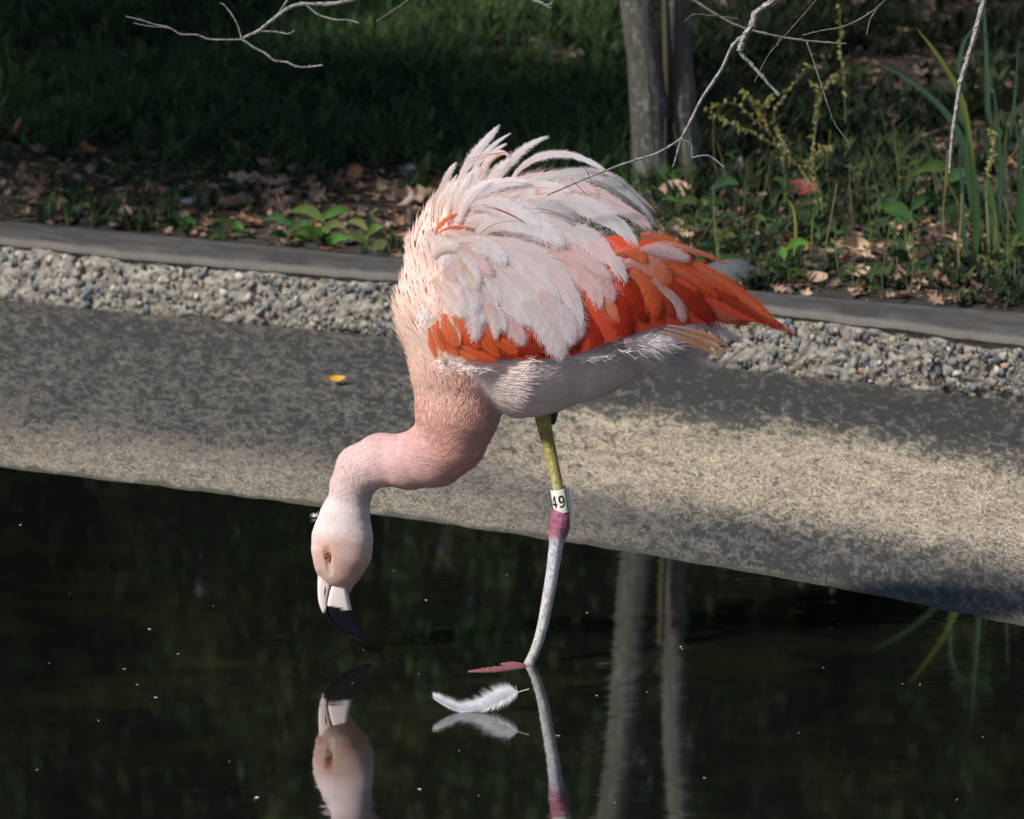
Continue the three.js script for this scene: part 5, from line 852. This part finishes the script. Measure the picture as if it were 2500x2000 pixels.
function weed(label, u, v, h, n, L, c, sd, lean = 0, group) {     // an upright weed with oval leaves
  srand(sd); const b = onGround(u, v), px = (CAM.z - b.z) / FOCAL, t = thing('broadleaf_weed', label, 'plant', b, group), top = V3(lean * px, h * px, gauss() * 0.02), mb = new MB(), st = curve([V3(0, -0.005, 0), top.clone().multiplyScalar(0.5).add(V3(gauss() * 4 * px, 0, 0)), top], 10);
  tubeInto(mb, st, st.map((_, k) => lerp(3.4, 1.4, k / 10) * px * 0.5), 6, () => [0.16, 0.19, 0.06]); mesh('stem', mb.geo(), std({ vertexColors: true }), t);
  for (let i = 0; i < n; i++) { const p = st[Math.min(10, 2 + Math.floor(8.9 * (i / Math.max(1, n - 1))))], a = i * 2.4 + gauss() * 0.5, d = V3(Math.cos(a), 0.35 + gauss() * 0.3, Math.sin(a) * 0.7).normalize(), l = L * px * rr(0.7, 1.25), lf = new MB(); ribbon(lf, [p, p.clone().addScaledVector(d, l * 0.5).add(V3(0, l * 0.08, 0)), p.clone().addScaledVector(d, l).add(V3(0, -l * 0.22, 0))], l * rr(0.34, 0.5), c.map((x) => x * rr(0.7, 1.3)), 0.25, 8, 0.55, 0.2); mesh('leaf', lf.geo(), grassMat, t); }
}
const weeds = [[1612, 470, 44, 6, 60, LG, 'bright grassy weed just right of the bird back'], [1760, 690, 240, 4, 70, GR, 'tall weed left of the yellow stalks with a broad leaf'], [1905, 700, 95, 4, 56, [0.09, 0.16, 0.02], 'pointed green weed beside the stone'], [2215, 690, 180, 6, 74, GR, 'leafy weed with a hanging leaf at right'], [2300, 560, 150, 5, 80, [0.05, 0.13, 0.03], 'dark leafy weed below the hanging twig'], [700, 600, 52, 5, 70, LG, 'grassy weed with pale blades at the kerb left of the bird'], [800, 612, 84, 6, 80, [0.11, 0.20, 0.04], 'larger weed with yellowish leaves at the kerb left of the bird'], [900, 618, 56, 5, 66, [0.13, 0.20, 0.05], 'low weed at the kerb nearest the bird breast'], [560, 585, 36, 5, 60, LG, 'small weed at the kerb below the shed brown feather'], [440, 566, 26, 5, 56, GR, 'flat weed spreading at the kerb under the brown feather'], [2140, 560, 90, 6, 52, GR, 'small leafed weed in the middle of the right bank'], [1700, 560, 70, 6, 56, LG, 'light green weed near the pale tan leaf']];
weeds.forEach(([u, v, h, n, L, c, l], i) => weed(l, u, v, h, n, L, c, 800 + i, gauss() * 20));
srand(850);
for (let i = 0; i < 60; i++) { const u = rr(1560, 2490), v = vBack(u) - rr(8, 260); weed('small green weed among the litter on the right bank', u, v, rr(24, 100), 6, rr(16, 44), pick([GR, LG, [0.03, 0.07, 0.024], [0.07, 0.10, 0.024]]), 900 + i, gauss() * 20, 'small weeds on the right bank'); srand(8600 + i); }
blades('bent_grass', 'bent yellow green grass stalk rising from the kerb', onGround(1935, 690).z, [[[[1938, 625], [1942, 560], [1936, 510], [1918, 478]], 11, [0.24, 0.27, 0.05]], [[[1980, 620], [1982, 570], [1984, 530], [1990, 490]], 7, [0.15, 0.19, 0.04]]], 'grass');
blades('grass_clump', 'clump of upright grass blades behind the bird back', onGround(1620, 470).z, [[[[1590, 470], [1600, 440], [1640, 420], [1690, 405]], 22, LG], [[[1600, 472], [1622, 450], [1650, 430], [1662, 418]], 18, GR], [[[1770, 480], [1800, 450], [1840, 425]], 16, LG], [[[1825, 490], [1835, 460], [1850, 430], [1868, 405]], 26, [0.25, 0.27, 0.03]]], 'grass');

/* ---------- floating things ---------- */
{ // white downy feather on the water, cupped so that both ends rise
  const z0 = atY(1165, 1738, 0).z, pts = [[1292, 1679], [1262, 1688], [1230, 1702], [1195, 1721], [1162, 1733], [1120, 1732], [1085, 1718], [1062, 1704]].map(([u, v]) => { const p = atZ(u, v, z0); p.y = Math.max(p.y - 0.0025, 0.0003); return p; }), c = curve(pts, 60), mb = new MB(); srand(77);
  tubeInto(mb, c, c.map((_, k) => lerp(0.0011, 0.0003, k / 60)), 6, (t) => t < 0.14 ? [0.62, 0.52, 0.34] : [0.84, 0.85, 0.88]);
  for (let i = 0; i < 4600; i++) {
    const t = 0.13 + 0.87 * Math.pow(rnd(), 0.9), k = Math.min(59, Math.floor(t * 60)), p = c[k].clone().lerp(c[k + 1], t * 60 - k), T = c[Math.min(k + 2, 60)].clone().sub(c[Math.max(0, k - 1)]).normalize(), side = rnd() < 0.62 ? 1 : -1, up = V3(0, 1, 0).addScaledVector(T, -T.y).normalize(), out = T.clone().cross(up), fl = sstep(0.62, 0.25, t);
    const d = up.clone().multiplyScalar(side > 0 ? rr(0.35, 0.9) : -rr(0.1, 0.7) * fl).addScaledVector(out, gauss() * 0.75).addScaledVector(T, 0.75 - 0.3 * fl + gauss() * 0.25).normalize(), L = rr(0.012, 0.026) * (side > 0 ? lerp(0.9, 1.15, fl) : 0.7) * (0.5 + 0.9 * Math.sin(Math.PI * Math.min(0.96, t * 0.9 + 0.05))), w = T.clone().multiplyScalar(0.00012 + 0.0002 * rnd()), e = p.clone().addScaledVector(d, L * 0.55).add(V3(gauss(), gauss(), gauss()).multiplyScalar(0.0016 * fl)), f = p.clone().addScaledVector(d, L).add(V3(gauss(), gauss(), gauss()).multiplyScalar(0.004 * fl)); e.y = Math.max(e.y, 0.0008); f.y = Math.max(f.y, 0.0006);
    const q = [0.89, 0.90, 0.92], a = mb.v(p.clone().sub(w), q), b = mb.v(p.clone().add(w), q), g = mb.v(e.clone().add(w.clone().multiplyScalar(0.8)), q), h = mb.v(e.clone().sub(w.clone().multiplyScalar(0.8)), q), m = mb.v(f, q); mb.quad(a, b, g, h); mb.tri(h, g, m);
  }
  tag(mesh('floating_feather', mb.geo(), phys({ vertexColors: true, roughness: 0.9, transmission: 0.25, thickness: 0 })), 'white downy feather floating on the pond beside the leg', 'feather');
}
{ // flecks of down and dust
  const list = [[50, 1282, 7], [170, 1450, 4], [365, 1537, 9], [434, 1597, 7], [303, 1634, 8], [334, 1672, 7], [380, 1704, 8], [625, 1949, 13], [1025, 1928, 9], [887, 1587, 5], [860, 1668, 5], [1022, 1786 - 140, 4], [1121, 1833, 4], [1168, 1943, 4], [1334, 1768, 6], [1362, 1797, 9], [1457, 1699, 7], [1433, 1497, 6], [1662, 1580, 8], [1665, 1585, 5], [2203, 1670, 5], [2246, 1672, 5], [2336, 1953, 5], [962, 1393, 4], [1237, 1404, 6], [778, 1443, 4], [1040, 1466, 8], [2010, 1630, 4], [1720, 1900, 6], [1950, 1790, 4], [120, 1620, 4], [240, 1760, 5], [520, 1480, 4], [560, 1860, 4], [90, 1880, 5], [1500, 1960, 4], [2400, 1800, 4], [1580, 1690, 4]];
  const g = (() => { const m = new MB(); srand(5); for (let i = 0; i < 16; i++) { const a = rr(0, 6.28), d = V3(Math.cos(a), rr(0.1, 0.6), Math.sin(a)), s = V3(-d.z, 0, d.x).multiplyScalar(0.22); m.tri(m.v(s.clone()), m.v(s.clone().negate()), m.v(d.multiplyScalar(rr(0.6, 1.1)))); } return m.geo(); })(), mt = std({ color: RGB([0.75, 0.76, 0.76]) }); srand(9);
  list.forEach(([u, v, s]) => { const o = mesh('floating_fleck', g, mt); o.position.copy(atY(u, v, 0.0005)); o.scale.set(s * 0.00045, s * 0.0004, s * 0.00055); o.rotation.y = rr(0, 6); tag(o, 'tiny white fleck of down floating on the dark pond', 'fleck', 'white flecks floating on the pond'); });
  const m2 = new MB(); srand(15); for (let i = 0; i < 60; i++) { const a = rr(0, 6.28), d = V3(Math.cos(a), rr(0.1, 0.9), Math.sin(a)), s = V3(-d.z, 0, d.x).multiplyScalar(0.1), b = V3(gauss(), 0, gauss()).multiplyScalar(0.3); m2.tri(m2.v(b.clone().add(s)), m2.v(b.clone().sub(s)), m2.v(b.clone().add(d.multiplyScalar(rr(0.5, 1.1))))); }
  const o = mesh('down_wisp', m2.geo(), mt); o.position.copy(atY(770, 1262, 0.002)); o.scale.set(0.011, 0.010, 0.011); tag(o, 'white wisp of down at the water edge behind the head', 'down');
}

renderer.render(scene, camera);
